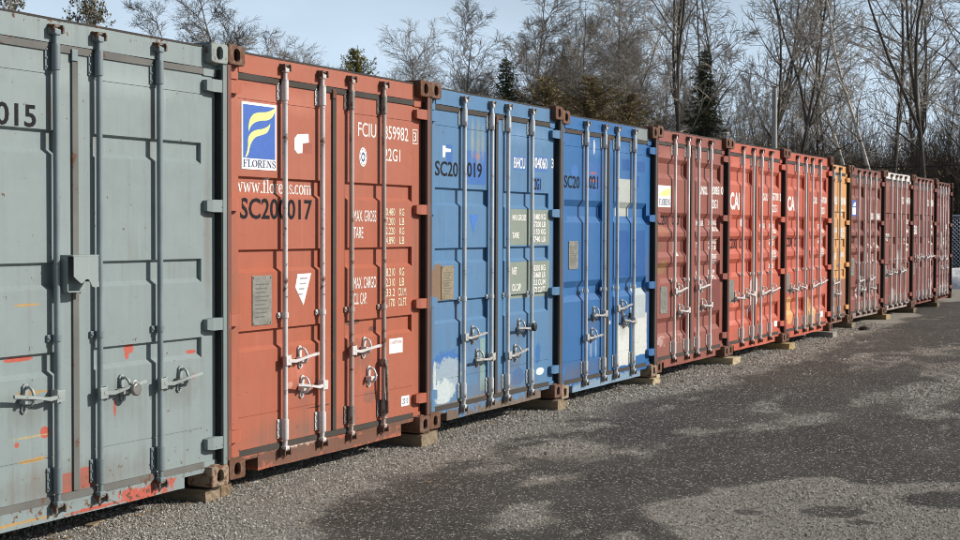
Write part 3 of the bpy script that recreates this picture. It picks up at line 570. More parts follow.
cG = (.206, .253, .252); cR = (.365, .098, .050); cB2 = (.070, .178, .325); cB3 = (.020, .120, .315); cM = (.25, .072, .050); cO = (.46, .092, .048)
cY = (.60, .285, .085); cD = (.21, .062, .042)
primer = (.42, .085, .055); tan = (.38, .24, .09)
def bx(x0, x1, z0, z1, c, rag=0.0, k='b'): return ((x0+x1)/2, (z0+z1)/2, (x1-x0)/2, (z1-z0)/2, k, c, rag)
white = (.62, .64, .60); dkb = (.016, .085, .27)
def D(**k): return k
CONT = [
 D(label='grey green shipping container with a sheet metal lock box, nearest and leftmost in the row', style='flat0', col=cG, rust=.75, post=(.15, .18, .17), rods=(.583, 1.058, 1.372, 1.858), rod='painted', keep=M_keep0, gask=M_rubber_grey, cast=(M_casting_grey, M_casting_tan),
   patches=[bx(1.114, 1.193, .147, .250, primer, .05), bx(1.253, 1.357, .152, .262, primer, .06), bx(.968, 1.030, .450, .512, primer, .12, 'e'), (1.66, .855, .040, .026, 'e', primer, .35), (1.645, .83, .018, .035, 'e', primer, .3), (2.19, .80, .05, .012, 'e', primer, .3), (2.19, .66, .012, .02, 'e', primer, .2),
            (.92, .35, .11, .010, 'e', tan, .7), (.90, .69, .12, .009, 'e', tan, .7), (.88, 1.13, .09, .006, 'e', tan, .6), (.84, .86, .10, .012, 'e', primer, .6), (1.52, .55, .01, .05, 'e', primer, .3), (.81, .44, .016, .014, 'e', primer, .5), (.9, .47, .12, .006, 'e', (.36, .29, .15), .9),
            (1.75, .055, .20, .035, 'e', primer, 1.2), (.80, .055, .3, .008, 'e', tan, 1.0), (1.40, .04, .3, .008, 'e', primer, 1.2), (1.9, .09, .1, .02, 'e', primer, 1.2), (.98, 2.525, .035, .03, 'e', primer, .3), (1.345, 2.53, .03, .04, 'e', primer, .3)],
   handles=[(1, -1, .66), (2, 1, .645), (3, 1, .650)], texts=[('SC200015', .185, 2.012, .951, 2.125, 'k', .018)], plates=[]),
 D(label='brick red shipping container with a blue and yellow logo panel, second from the left', style='flat1', col=cR, rust=.6, rods=RODS, rod=M_steel_w, rod2=M_steel_w, keep=M_keeper, gask=M_rubber, cast=(M_casting_rust, M_casting_rust),
   patches=[(.75, .095, .25, .028, 'e', (.55, .44, .36), 1.4), (1.2, .05, 1.1, .05, 'e', (.15, .07, .045), .9), (.5, .08, .5, .03, 'e', (.13, .065, .045), 1.0), (1.9, .10, .5, .025, 'e', (.14, .07, .045), 1.0), (1.68, .33, .08, .05, 'e', (.25, .10, .07), .6), (.72, .50, .03, .02, 'e', (.5, .25, .2), .6), bx(.86, .97, 1.99, 2.06, (.30, .085, .055)), (1.05, .33, .14, .006, 'e', (.10, .04, .03), .5), (1.48, .86, .1, .02, 'e', (.16, .06, .04), .5), (1.75, .80, .05, .02, 'e', (.16, .06, .04), .5)],
   handles=[(0, 1, .668), (1, -1, .475), (2, 1, .675)], extra_catch=[(1.66, .475)],
   texts=[('SC200017', .194, 1.559, .967, 1.690, 'k', .018), ('www.florens.com', .165, 1.722, .99, 1.815, 'W', 0), ('FCIU', 1.526, 2.139, 1.762, 2.235, 'w', 0), ('859982', 1.869, 2.139, 2.205, 2.235, 'w', 0), ('3', 2.285, 2.145, 2.323, 2.212, 'w', 0), ('22G1', 1.87, 1.985, 2.092, 2.074, 'w', 0),
          ('MAX. GROSS', 1.47, 1.552, 1.763, 1.631, 'w', 0), ('TARE', 1.47, 1.437, 1.592, 1.515, 'w', 0), ('MAX. CARGO', 1.471, 1.09, 1.764, 1.170, 'w', 0), ('CU. CAP.', 1.471, .981, 1.640, 1.060, 'w', 0),
          ('30.480', 1.871, 1.598, 2.02, 1.650, 'y', 0), ('KG', 2.085, 1.598, 2.151, 1.650, 'y', 0), ('67.200', 1.871, 1.530, 2.02, 1.582, 'y', 0), ('LB', 2.085, 1.530, 2.151, 1.582, 'y', 0), ('2.220', 1.895, 1.462, 2.02, 1.514, 'y', 0), ('KG', 2.085, 1.462, 2.151, 1.514, 'y', 0), ('4.890', 1.895, 1.394, 2.02, 1.446, 'y', 0), ('LB', 2.085, 1.394, 2.151, 1.446, 'y', 0),
          ('28.210', 1.872, 1.165, 2.02, 1.222, 'y', 0), ('KG', 2.085, 1.165, 2.151, 1.222, 'y', 0), ('62.310', 1.872, 1.092, 2.02, 1.149, 'y', 0), ('LB', 2.085, 1.092, 2.151, 1.149, 'y', 0), ('33.2', 1.90, 1.019, 2.02, 1.076, 'y', 0), ('CU.M.', 2.065, 1.019, 2.19, 1.076, 'y', 0), ('1.170', 1.89, .946, 2.02, 1.003, 'y', 0), ('CU.FT.', 2.065, .946, 2.19, 1.003, 'y', 0)],
   plates=[(.314, .512, .904, 1.21)]),
 D(label='paler blue shipping container with grey green weight panels and a peeled patch low down', style='flat2', col=cB2, rust=.65, rods=(.60, 1.08, 1.385, 1.855), rod=M_steel, keep=M_steel_dk, gask=M_rubber, cast=(M_casting_rust, M_casting_rust),
   patches=[bx(.703, 1.035, 1.855, 2.124, (.040, .13, .37)), bx(.36, .46, 2.00, 2.15, (.040, .13, .37)), bx(1.495, 2.294, 1.367, 1.671, (.215, .250, .205)), bx(1.470, 2.288, .914, 1.225, (.215, .250, .205)), bx(1.919, 2.115, 1.83, 1.955, (.045, .13, .34)),
            bx(1.55, 1.79, 2.00, 2.12, (.055, .15, .37)), bx(1.95, 2.24, 2.00, 2.14, (.055, .15, .37)), (.36, .47, .24, .09, 'e', (.04, .14, .36), .5), (.40, .38, .22, .13, 'e', (.27, .34, .40), .5), (.33, .25, .17, .10, 'e', (.46, .52, .52), .5), (.18, .36, .022, .13, 'e', (.50, .53, .50), .5), bx(.945, 1.03, .20, .62, (.20, .32, .31), .03),
            (2.05, .42, .06, .10, 'e', (.035, .13, .32), .5), (1.66, .25, .13, .07, 'e', (.035, .13, .32), .5), (2.10, .257, .085, .032, 'e', (.66, .72, .68), .15), (.90, 2.18, .07, .26, 's', (.24, .25, .19), .9), (.80, 2.2, .04, .22, 's', (.3, .31, .24), .8), (.97, 2.2, .04, .22, 's', (.28, .29, .22), .8), (.88, 2.08, .08, .035, 's', (.36, .16, .11), .9),
            (.22, 1.08, .10, .16, 'e', (.20, .125, .07), .3), (.3, .03, .3, .08, 'e', (.14, .095, .065), .8), (1.2, .02, .5, .07, 'e', (.15, .11, .075), .8), (2.0, .02, .5, .08, 'e', (.16, .115, .08), .8), (1.0, .14, .9, .03, 'e', (.20, .17, .14), .9)],
   handles=[(0, 1, .655), (1, -1, .465), (2, 1, .452), (3, -1, .665)], tri=(.749, .899, 1.462, 1.617),
   texts=[('SC20', .180, 1.905, .55, 2.020, 'k', .016), ('019', .704, 1.912, .961, 2.030, 'k', .016), ('BHCU', 1.559, 2.016, 1.777, 2.108, 'w', .01), ('304060', 1.930, 2.03, 2.232, 2.127, 'w', .01), ('3', 2.325, 2.045, 2.375, 2.13, 'w', .01), ('22G1', 1.93, 1.845, 2.097, 1.944, 'k', .02),
          ('MAX.GROSS', 1.53, 1.575, 1.80, 1.625, 'w', .02), ('TARE', 1.53, 1.425, 1.66, 1.475, 'w', .02), ('30480 KG', 1.93, 1.585, 2.20, 1.635, 'w', .02), ('67200 LB', 1.93, 1.520, 2.20, 1.570, 'w', .02), ('2150 KG', 1.93, 1.455, 2.20, 1.505, 'w', .02), ('4740 LB', 1.93, 1.392, 2.20, 1.440, 'w', .02),
          ('NET', 1.53, 1.12, 1.62, 1.18, 'w', .02), ('CU.CAP', 1.53, .98, 1.70, 1.04, 'w', .02), ('28330 KG', 1.93, 1.14, 2.20, 1.19, 'w', .02), ('62460 LB', 1.93, 1.08, 2.20, 1.13, 'w', .02), ('33.2 CU.M', 1.93, 1.015, 2.20, 1.065, 'w', .02), ('1172 CU.FT', 1.93, .95, 2.20, 1.0, 'w', .02)],
   plates=[(.283, .476, .958, 1.219)]),
 D(label='deep blue shipping container with large white repaint patches on its right door', style='cor2', col=cB3, rust=.4, rods=(.62, 1.07, 1.39, 1.845), rod=M_steel, keep=M_steel_dk, gask=M_rubber, cast=(M_casting_rust, M_casting_tan), gloss=.38,
   patches=[bx(.705, 1.05, 1.875, 2.165, (.040, .125, .34)), bx(1.584, 1.789, 2.116, 2.227, dkb), bx(1.995, 2.224, 2.111, 2.225, dkb), bx(1.93, 2.06, 1.954, 2.072, dkb), bx(1.49, 1.85, 1.66, 2.03, (.42, .44, .40), .01), bx(1.489, 1.779, 1.06, 1.518, dkb, .01), bx(1.979, 2.244, 1.05, 1.519, dkb, .01),
            bx(1.46, 1.82, .17, .585, (.60, .61, .57), .07), bx(1.90, 2.303, .24, .67, (.58, .59, .55), .09), bx(1.92, 2.26, .62, .93, (.40, .45, .46), .03), (.86, 1.99, .10, .012, 'e', (.3, .10, .12), .2), (.86, 2.06, .085, .012, 'e', (.3, .10, .12), .2), (.42, 2.06, .07, .06, 'e', (.045, .145, .40), 0), (.875, 2.31, .022, .07, 'e', white, .3), (.82, .40, .02, .10, 'e', (.25, .30, .36), .3), (.94, .40, .02, .10, 'e', (.25, .30, .36), .3),
            (1.2, .05, 1.1, .06, 'e', (.20, .29, .38), .9), (2.15, 2.5, .25, .08, 'e', (.22, .25, .24), .5), (1.29, .62, .02, .02, 'e', white, .3)],
   handles=[(1, -1, .72), (0, 1, .52), (2, 1, .755), (3, -1, .61)],
   texts=[('SC20', .174, 1.905, .53, 2.020, 'k', .016), ('021', .751, 1.912, .972, 2.035, 'k', .016)], plates=[(.28, .495, 1.161, 1.42)]),
 D(label='dull dark red shipping container directly right of the deep blue one', style='cor5', col=cM, rust=.5, rods=RODS, rod=M_steel_pk, keep=M_keeper, gask=M_rubber, cast=(M_casting_rust, M_casting_rust),
   patches=[(.30, 1.33, .12, .05, 'e', (.19, .085, .05), .4), (.36, 1.10, .14, .07, 'e', (.24, .13, .05), .4), (.30, 1.5, .2, .06, 'e', (.30, .11, .06), .5), bx(1.93, 2.27, .55, .92, (.17, .045, .035), .02), (.25, .30, .1, .05, 'e', (.45, .28, .26), .8)],
   handles=[(0, 1, .84), (1, -1, .615), (2, 1, .86), (3, -1, .64)],
   texts=[('SC20', .185, 1.556, .54, 1.660, 'k', .016), ('023', .706, 1.558, .93, 1.666, 'k', .016), ('UNXU', 1.527, 1.907, 1.793, 2.004, 'w', .02), ('200851', 1.934, 1.918, 2.249, 2.015, 'w', .02), ('0', 2.284, 1.921, 2.36, 2.02, 'w', .02), ('22G1', 1.938, 1.755, 2.160, 1.860, 'w', .015), ('MAX.GR.', 1.50, 1.55, 1.76, 1.61, 'w', .02), ('TARE', 1.50, 1.30, 1.64, 1.36, 'w', .02), ('NET', 1.50, .98, 1.62, 1.04, 'w', .02),
          ('30480 KG', 1.93, 1.56, 2.21, 1.615, 'w', .02), ('67200 LB', 1.93, 1.49, 2.21, 1.545, 'w', .02), ('2220 KG', 1.93, 1.34, 2.21, 1.395, 'w', .02), ('4890 LB', 1.93, 1.27, 2.21, 1.325, 'w', .02), ('28260', 1.93, 1.17, 2.13, 1.225, 'w', .02), ('62310', 1.93, 1.10, 2.13, 1.155, 'w', .02), ('33.2 M', 1.93, .99, 2.17, 1.04, 'w', .02), ('1172', 1.93, .93, 2.13, .975, 'w', .02), ('E 175', .75, .26, .95, .36, 'g', 0), ('V70', .22, .25, .42, .37, 'g', 0)],
   plates=[(.259, .478, .609, .896)], sticker=[(.178, .565, 1.746, 1.977, 'logo2'), (.744, .84, 1.22, 1.393, 'white')]),
 D(label='nearer of the two bright orange red shipping containers with corrugated doors and white lettering', style='cor5', col=cO, rust=.35, rods=RODS, rod=M_steel_pk, keep=M_keeper, gask=M_rubber, cast=(M_casting_rust, M_casting_rust),
   patches=[(1.20, .735, .2, .2, 'e', (.62, .52, .48), .25), (.75, .72, .06, .12, 'e', (.62, .24, .10), .2), (1.05, .6, .04, .2, 'e', (.5, .4, .38), .3), (.35, .45, .2, .1, 'e', (.50, .14, .10), .6)],
   handles=[(0, -1, .68), (1, -1, .70), (2, 1, .70), (3, 1, .72)],
   texts=[('CAI', .20, 1.750, .575, 1.963, 'w', .03), ('SC200', .20, 1.275, .56, 1.40, 'k', .016), ('025', .68, 1.275, .90, 1.40, 'k', .016), ('CAXU', 1.551, 1.883, 1.765, 1.982, 'w', .02), ('677091', 1.95, 1.893, 2.278, 1.993, 'w', .02), ('2', 2.31, 1.893, 2.36, 1.993, 'w', .02), ('22G1', 1.98, 1.74, 2.20, 1.84, 'w', .02), ('MAX.GR.', 1.52, 1.53, 1.76, 1.59, 'w', .02), ('TARE', 1.52, 1.28, 1.66, 1.34, 'w', .02),
          ('30480', 1.93, 1.53, 2.16, 1.59, 'w', .02), ('67200', 1.93, 1.46, 2.16, 1.52, 'w', .02), ('2230', 1.93, 1.37, 2.16, 1.43, 'w', .02), ('4920', 1.93, 1.30, 2.16, 1.36, 'w', .02), ('28250', 1.93, 1.18, 2.16, 1.24, 'w', .02), ('62280', 1.93, 1.11, 2.16, 1.17, 'w', .02), ('33.2', 1.93, 1.0, 2.16, 1.06, 'w', .02)],
   plates=[(.187, .37, .624, .899)], sticker=[(2.097, 2.24, .221, .297, 'white'), (.72, .78, 1.55, 1.66, 'white')]),
 D(label='farther of the two bright orange red containers, yellow paint showing low on its doors', style='cor5', col=cO, rust=.35, rods=RODS, rod=M_steel_pk, keep=M_keeper, gask=M_rubber, cast=(M_casting_rust, M_casting_rust),
   patches=[(.36, .40, .22, .19, 'e', (.62, .33, .12), .2), (1.30, .32, .16, .22, 'e', (.55, .33, .14), .3), (1.62, .3, .10, .2, 'e', (.60, .36, .15), .3)],
   handles=[(0, -1, .69), (1, -1, .70), (2, 1, .71), (3, 1, .74)],
   texts=[('CAI', .237, 1.767, .62, 1.966, 'w', .03), ('SC200', .24, 1.275, .60, 1.40, 'k', .016), ('027', .70, 1.275, .92, 1.40, 'k', .016), ('CAXU', 1.551, 1.883, 1.765, 1.982, 'w', .02), ('647038', 1.95, 1.893, 2.278, 1.993, 'w', .02), ('22G1', 1.98, 1.74, 2.20, 1.84, 'w', .02),
          ('30480', 1.93, 1.53, 2.16, 1.59, 'w', .02), ('67200', 1.93, 1.46, 2.16, 1.52, 'w', .02), ('2230', 1.93, 1.37, 2.16, 1.43, 'w', .02), ('4920', 1.93, 1.30, 2.16, 1.36, 'w', .02), ('28250', 1.93, 1.18, 2.16, 1.24, 'w', .02), ('62280', 1.93, 1.11, 2.16, 1.17, 'w', .02)],
   plates=[(.152, .37, .651, .905)], sticker=[(2.0, 2.14, .221, .31, 'white')]),
 D(sillc=(.22, .11, .07), label='orange yellow shipping container set back behind the edge of the farther orange red one', style='flat1', col=cY, rust=.5, rods=RODS, rod=M_steel, keep=M_keeper, gask=M_rubber, cast=(M_casting_rust, M_casting_rust),
   patches=[bx(1.24, 2.38, .15, .72, (.27, .115, .07), .03)],
   handles=[(1, -1, .68), (2, 1, .68), (3, -1, .50)],
   texts=[('TRIU', 1.50, 1.93, 1.76, 2.06, 'w', .03), ('520146', 1.92, 1.93, 2.30, 2.06, 'w', .03), ('22G1', 1.95, 1.76, 2.2, 1.86, 'w', .02), ('MAX.GR.', 1.50, 1.48, 1.77, 1.56, 'w', .03), ('24000 KG', 1.93, 1.48, 2.24, 1.56, 'w', .03), ('52910 LB', 1.93, 1.40, 2.24, 1.47, 'w', .03), ('TARE', 1.5, 1.05, 1.7, 1.15, 'w', .03), ('2200 KG', 1.93, 1.08, 2.24, 1.16, 'w', .03)], plates=[]),
 D(label='scuffed dark red container right of the orange yellow one, with a small blue sticker', style='cor5', col=cD, rust=.7, rods=RODS, rod=M_steel_pk, keep=M_keeper, gask=M_rubber, cast=(M_casting_rust, M_casting_rust),
   patches=[(.9, .7, .1, .25, 'e', (.05, .03, .03), .5), (1.2, .55, .14, .3, 'e', (.05, .035, .03), .6), (1.5, .9, .07, .3, 'e', (.45, .38, .36), .6), (.75, .5, .07, .2, 'e', (.5, .45, .42), .6), (1.9, .75, .08, .3, 'e', (.5, .42, .40), .6), (1.1, .06, 1, .08, 'e', (.25, .20, .18), .9)],
   handles=[(0, 1, .66), (1, -1, .5), (2, 1, .66), (3, -1, .5)], texts=[('SC200', .26, 1.30, .58, 1.42, 'k', .01), ('SUDU', 1.52, 1.70, 1.78, 1.82, 'w', .03), ('370645', 1.93, 1.70, 2.27, 1.82, 'w', .03), ('22G1', 1.95, 1.2, 2.2, 1.3, 'w', .02), ('TARE', 1.5, 1.2, 1.7, 1.28, 'w', .02)],
   plates=[(.22, .45, .75, 1.05)], sticker=[(.269, .56, 1.748, 2.02, 'blue')]),
 D(label='dark red shipping container with a white header beam', style='flat1', col=cD, rust=.6, rods=RODS, rod=M_steel_pk, keep=M_keeper, gask=M_rubber, cast=(M_casting_rust, M_casting_rust), header=(.66, .64, .60), sillc=(.40, .34, .31),
   patches=[(.9, .3, .2, .12, 'e', (.4, .3, .28), .7), (1.35, .95, .05, .2, 'e', (.6, .58, .55), .3)],
   handles=[(0, -1, .70), (1, -1, .72), (2, 1, .72), (3, -1, .74)], texts=[('TEXTAINER', .20, 1.30, .58, 1.44, 'w', .02), ('GATU', 1.52, 2.0, 1.78, 2.14, 'w', .03), ('094417', 1.93, 2.0, 2.27, 2.14, 'w', .03), ('4', 2.31, 2.0, 2.37, 2.14, 'w', .03), ('2210', 1.95, 1.62, 2.2, 1.72, 'w', .02), ('30480', 1.93, 1.45, 2.2, 1.52, 'w', .03), ('67200', 1.93, 1.30, 2.2, 1.36, 'w', .03), ('2250', 1.93, 1.20, 2.2, 1.26, 'w', .03), ('4960', 1.93, 1.10, 2.2, 1.16, 'w', .03)], plates=[(.22, .4, .62, .86)]),
 D(label='dark red shipping container just right of the one with the white header beam', style='flat1', col=(.20, .058, .045), rust=.6, rods=RODS, rod=M_steel_pk, keep=M_keeper, gask=M_rubber, cast=(M_casting_rust, M_casting_rust),
   patches=[(2.0, .4, .2, .12, 'e', (.4, .3, .28), .5)],
   handles=[(0, -1, .95), (1, -1, .97), (2, 1, .95), (3, 1, .97)], texts=[('TEXAS', .22, 1.42, .58, 1.60, 'w', .03), ('GVCU', 1.52, 2.0, 1.78, 2.14, 'w', .03), ('208834', 1.93, 2.0, 2.27, 2.14, 'w', .03), ('30480', 1.93, 1.55, 2.2, 1.62, 'w', .03), ('67200', 1.93, 1.42, 2.2, 1.49, 'w', .03), ('22G1', 1.93, 1.2, 2.2, 1.28, 'w', .03)], plates=[(.22, .4, .62, .86)]),
 D(label='last dark red shipping container at the far right end of the row, before the fence', style='cor5', col=(.19, .056, .043), rust=.7, rods=RODS, rod=M_steel_pk, keep=M_keeper, gask=M_rubber, cast=(M_casting_rust, M_casting_rust),
   patches=[(1.1, 1.3, .1, .2, 'e', (.5, .45, .42), .5), (1.5, .25, .7, .1, 'e', (.40, .33, .30), .8)],
   handles=[(0, 1, .9), (1, -1, .7), (2, 1, .9), (3, -1, .7)], texts=[('TGHU', 1.52, 1.95, 1.78, 2.07, 'w', .03), ('275310', 1.93, 1.55, 2.27, 1.72, 'w', .04), ('22G1', 1.5, 1.2, 1.75, 1.36, 'w', .04)], plates=[]),
]
M_ink_ghost = print_ink('faded chalk marks', (.45, .27, .24), .6, 8)
INK = {'k': M_inkk, 'w': M_inkw, 'W': M_inkw, 'y': M_inky, 'g': M_ink_ghost}
M_blue_logo = plain('blue logo field', (.045, .12, .42), .4, .08, 30); M_yel = plain('yellow logo stripe', (.78, .80, .24), .4, .08, 30); M_navy = plain('navy print', (.03, .05, .16), .4, .1)
M_bluetri = plain('darker blue triangle', (.040, .15, .46), .5, .15, 20)

def quad(mb, x0, x1, z0, z1, style, off):   # sheet lying on the door, follows its profile
    zs = [z0]+[z for z, d in profile(style) if z0 < z < z1]+[z1]
    for a, b in zip(zs, zs[1:]):
        ya = YD+depth_at(style, a)-off; yb = YD+depth_at(style, b)-off
        mb.add([(x0, ya, a), (x1, ya, a), (x1, yb, b), (x0, yb, b)], [(0, 1, 2, 3)])
LOGO = [([(0.273, 2.0928), (0.2745, 2.1243), (0.2852, 2.1653), (0.3233, 2.2019), (0.3842, 2.217), (0.4528, 2.2236), (0.5137, 2.2401), (0.5533, 2.2589)],
  [(0.273, 2.0928), (0.3004, 2.1302), (0.3461, 2.1555), (0.4071, 2.1684), (0.468, 2.175), (0.5137, 2.1938), (0.5411, 2.2235), (0.5533, 2.2589)]), ([(0.2395, 1.9351), (0.2547, 1.965), (0.2669, 2.0012), (0.27, 2.0524), (0.2974, 2.0851), (0.3461, 2.1057), (0.4223, 2.119), (0.4756, 2.1386), (0.5, 2.1586)],
  [(0.2426, 1.9334), (0.27, 1.9566), (0.2852, 1.9975), (0.3081, 2.0344), (0.3461, 2.0632), (0.4071, 2.0798), (0.4528, 2.0932), (0.4832, 2.1179), (0.5, 2.1586)])]
for ci, (C, (FX, FY, FW, FZ)) in enumerate(zip(CONT, FR)):
    st = C['style']; root = thing('shipping_container', C['label'], 'shipping container', (FX, FY, FZ), FW, 'shipping containers standing in one long row')
    wr = random.Random(ci*17+3); soft = []; gr = (.10, .085, .070); lt = tuple(min(1, c_*1.3+.10) for c_ in C['col'])
    for x in C['rods'][(1 if ci == 0 else 0):]:
        soft.append((x+wr.uniform(-.03, .03), wr.uniform(2.0, 2.2), .035, wr.uniform(.2, .4), 's', wr.choice([gr, (.14, .075, .045)]), wr.uniform(.25, .6)))
        if wr.random() < .6: soft.append((x+wr.uniform(-.02, .05), wr.uniform(.75, .9), .03, wr.uniform(.15, .3), 's', (.13, .08, .05), wr.uniform(.2, .5)))
    for (ri, s2, z) in C['handles'][:4]: soft.append((C['rods'][ri]+s2*.2, z-.06, .20, .14, 's', gr if wr.random() < .6 else lt, wr.uniform(.3, .55)))
    soft.append((wr.uniform(.4, 2), .20, .9, .13, 's', (.13, .10, .075), .65)); soft.append((wr.uniform(.4, 2), 2.30, .8, .10, 's', lt, .4)); soft.append((2.32, wr.uniform(.8, 1.6), .05, .7, 's', (.13, .085, .06), .55)); soft.append((.1, wr.uniform(.5, 1.6), .10, .6, 's', (.12, .08, .055), .5))
    MP = paint('container paint %d' % ci, C['col'], ci, list(C['patches'])+soft, C['rust'], gloss=C.get('gloss', .5))
    MPb = paint('frame paint %d' % ci, C['col'], ci+20, (), min(1, C['rust']+.55), dirt=.7)
    Mpost = paint('shade darkened post paint %d' % ci, {0: (.17, .215, .21), 1: (.15, .055, .038), 2: (.06, .05, .045), 3: (.08, .065, .055)}.get(ci, tuple(x*.28 for x in C['col'])), ci+40, (), 1.0, dirt=.8)  # grimy and rusty tones, darkened further to paint in the shade on post sides
    Mh = paint('header paint %d' % ci, C['header'], ci+50, (), .6) if 'header' in C else MPb if ci not in (1, 2, 3) else MP
    Ms = paint('sill paint %d' % ci, C['sillc'], ci+60, (), .9) if 'sillc' in C else MP
    Mr = M_steel if C['rod'] == 'painted' else C['rod']
    if C['rod'] == 'painted': Mr = rusty_metal('blue grey painted rod', (.20, .25, .265), .12, 0, .42, 24, 9)
    MPh = paint('hinge paint %d' % ci, C['col'], ci+80, (), min(1, C['rust']+.2), dirt=.5)
    # shell
    part('side_wall', 'wallL', lambda m: wave_wall(m, .035, .16, LEN-.16, .10, 2.50), MPb, root)
    part('side_wall', 'wallR', lambda m: wave_wall(m, WID-.035, .16, LEN-.16, .10, 2.50), MPb, root)
    part('roof', 'roof', lambda m: m.box(.04, WID-.04, .14, LEN-.14, 2.555, 2.572), MPb, root)
    part('floor', 'floor', lambda m: m.box(.04, WID-.04, .16, LEN-.1, .10, .15), M_inner, root)
    part('end_wall', 'end', lambda m: m.box(.1, WID-.1, LEN-.10, LEN-.06, .1, 2.5), MPb, root)
    for s_ in (0, 1):
        a, b = ((.0, .06), (WID-.06, WID))[s_]
        part('top_rail', 'tr%d' % s_, lambda m: m.box(a+.004, b-.004, .178, LEN-.178, 2.49, 2.583), MPb, root)
        part('bottom_rail', 'br%d' % s_, lambda m: m.box(a+.004, b-.004, .178, LEN-.178, .035, .16), MPb, root)
        p, q = ((.0, .040), (WID-.040, WID))[s_]
        def post(m):
            m.box(p+.001, q-.001, .010, .165, .118, HT-.118, .004)
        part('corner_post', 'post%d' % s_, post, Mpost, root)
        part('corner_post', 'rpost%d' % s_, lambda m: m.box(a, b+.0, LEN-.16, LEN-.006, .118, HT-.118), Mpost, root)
        xx = (0, WID-.162)[s_]
        for zz, nm in ((0, 'b'), (HT-.118, 't')):
            cm = C['cast'][1] if nm == 'b' else (C['cast'][0] if not (ci == 0 and False) else M_casting_grey)
            part('corner_casting', 'cf%d%s' % (s_, nm), lambda m: casting_mb(m, xx, 0, zz), cm, root)
            part('corner_casting', 'cr%d%s' % (s_, nm), lambda m: casting_mb(m, xx, LEN-.178, zz, 1), cm, root)
    hd = part('header', None, lambda m: (segbox(m, .1635, WID-.1635, .050, .135, 2.4455, 2.559, 36, .0045, ci+1), m.box(.041, .163, .055, .13, 2.40, 2.4715), m.box(WID-.163, WID-.041, .055, .13, 2.40, 2.4715)), Mh, root)
    part('drip_edge', None, lambda m: segbox(m, .1635, WID-.1635, .0545, .17, 2.561, 2.573, 36, .0035, ci+1), M_edge, hd)
    sl = part('sill', None, lambda m: (segbox(m, .352, 2.086, .050, .135, .006 if ci == 1 else .026, .1115, 30, .006, ci+31), m.box(.164, .3515, .052, .135, .088, .112), m.box(2.0865, 2.274, .052, .135, .088, .112),
                                         m.box(.041, .17, .055, .13, .1185, .15), m.box(2.27, 2.397, .055, .13, .1185, .15)), Ms, root)
    for x in C['rods']:
        kt = part('cam_keeper', 'keep', keeper_mb, C['keep'] if ci != 1 else (M_keeper), hd, (x, 0, 2.512)); 
        part('cam_keeper', 'keep', keeper_mb, C['keep'] if ci != 1 else (M_keeper), sl, (x, 0, .086))
    # gaskets between frame and doors, and black shade strips beside the posts
    part('gasket_or_shade_strip', 'gt', lambda m: m.box(.05, WID-.05, .056, .072, 2.4055, 2.4445), C['gask'], root)
    part('gasket_or_shade_strip', 'gb', lambda m: m.box(.05, WID-.05, .056, .072, .1125, .1495), C['gask'], root)
    for a_, b_ in ((.0405, .0465), (WID-.0465, WID-.0405)): part('gasket_or_shade_strip', 'gs%.3f' % a_, lambda m: m.box(a_, b_, .018, .128, .13, 2.44), M_black, root)  # black strips added to paint in shade on the posts' inner sides
    part('gasket_or_shade_strip', 'gc', lambda m: (m.box(1.2045, 1.2335, .066, .11, .15, 2.405), m.box(1.197, 1.240, .0535, .0645, .152, 2.40, .002)), C['gask'] if ci != 0 else M_rubber_grey, root)
    doors = []
    for s_ in (0, 1):
        dr = part('door', 'door%s%d' % (st, s_), lambda m: door_mb(m, st, s_), MP, root); doors.append(dr)
        for z in (.253, .953, 1.644, 2.344):
            part('hinge', 'hinge%d%.2f' % (s_, z), shifted(hinge_mb if s_ else mirror(hinge_mb), z), MPh, dr)
        for k in (0, 1):
            x = C['rods'][s_*2+k]; rm = Mr
            if ci == 1: rm = M_steel_w if s_ == 0 else M_steel_rb
            ro_ = part('locking_rod', 'rod', rod_mb, rm, dr, (x, 0, 0)); ro_.rotation_euler = (0, wr.uniform(-.0011, .0011), 0)
            sm = rm if not (ci == 1 and s_ == 1) else M_steel_dk
            part('rod_bracket', 'sleeve', sleeve_mb, sm, dr, (x, 0, 2.368)); part('rod_bracket', 'sleeve', sleeve_mb, sm if ci else Mr, dr, (x, 0, .236))
            part('rod_bracket', 'guide', guide_mb, rm, dr, (x, 0, .955))
            if st in ('flat0', 'flat1', 'flat2') and False: pass
    part('anti_rack_plate', 'arp', lambda m: m.box(1.19, 1.232, .046, .0575, 2.37, 2.43, .003), M_keeper if ci else Mr, doors[0])
    for (ri, s2, z) in C['handles']:
        dr = doors[ri//2]; x = C['rods'][ri]
        hm = [M_hand0, M_steel_w, M_hand, M_hand, M_steel_w][min(ci, 4)]
        ho_ = part('handle', 'handle%d' % s2, lambda m: handle_mb(m, s2), hm, dr, (x, 0, z)); ho_.rotation_euler = (0, wr.uniform(-.06, .05), 0); hc_ = part('handle_catch', 'catch', catch_mb, hm, dr, (x+s2*.20, 0, z+.006)); hc_.rotation_euler = (0, wr.uniform(-.12, .12), 0)
    for (x, z) in C.get('extra_catch', []): part('handle_catch', 'catch', catch_mb, M_steel_w, doors[1], (x, 0, z))
    for (s, x0, z0, x1, z1, ink, bold) in C['texts']:
        me = text_mesh(s, x0, z0, x1, z1, st, bold, ink == 'W'); link('lettering', me, INK[ink], doors[0 if x0 < 1.2 else 1])
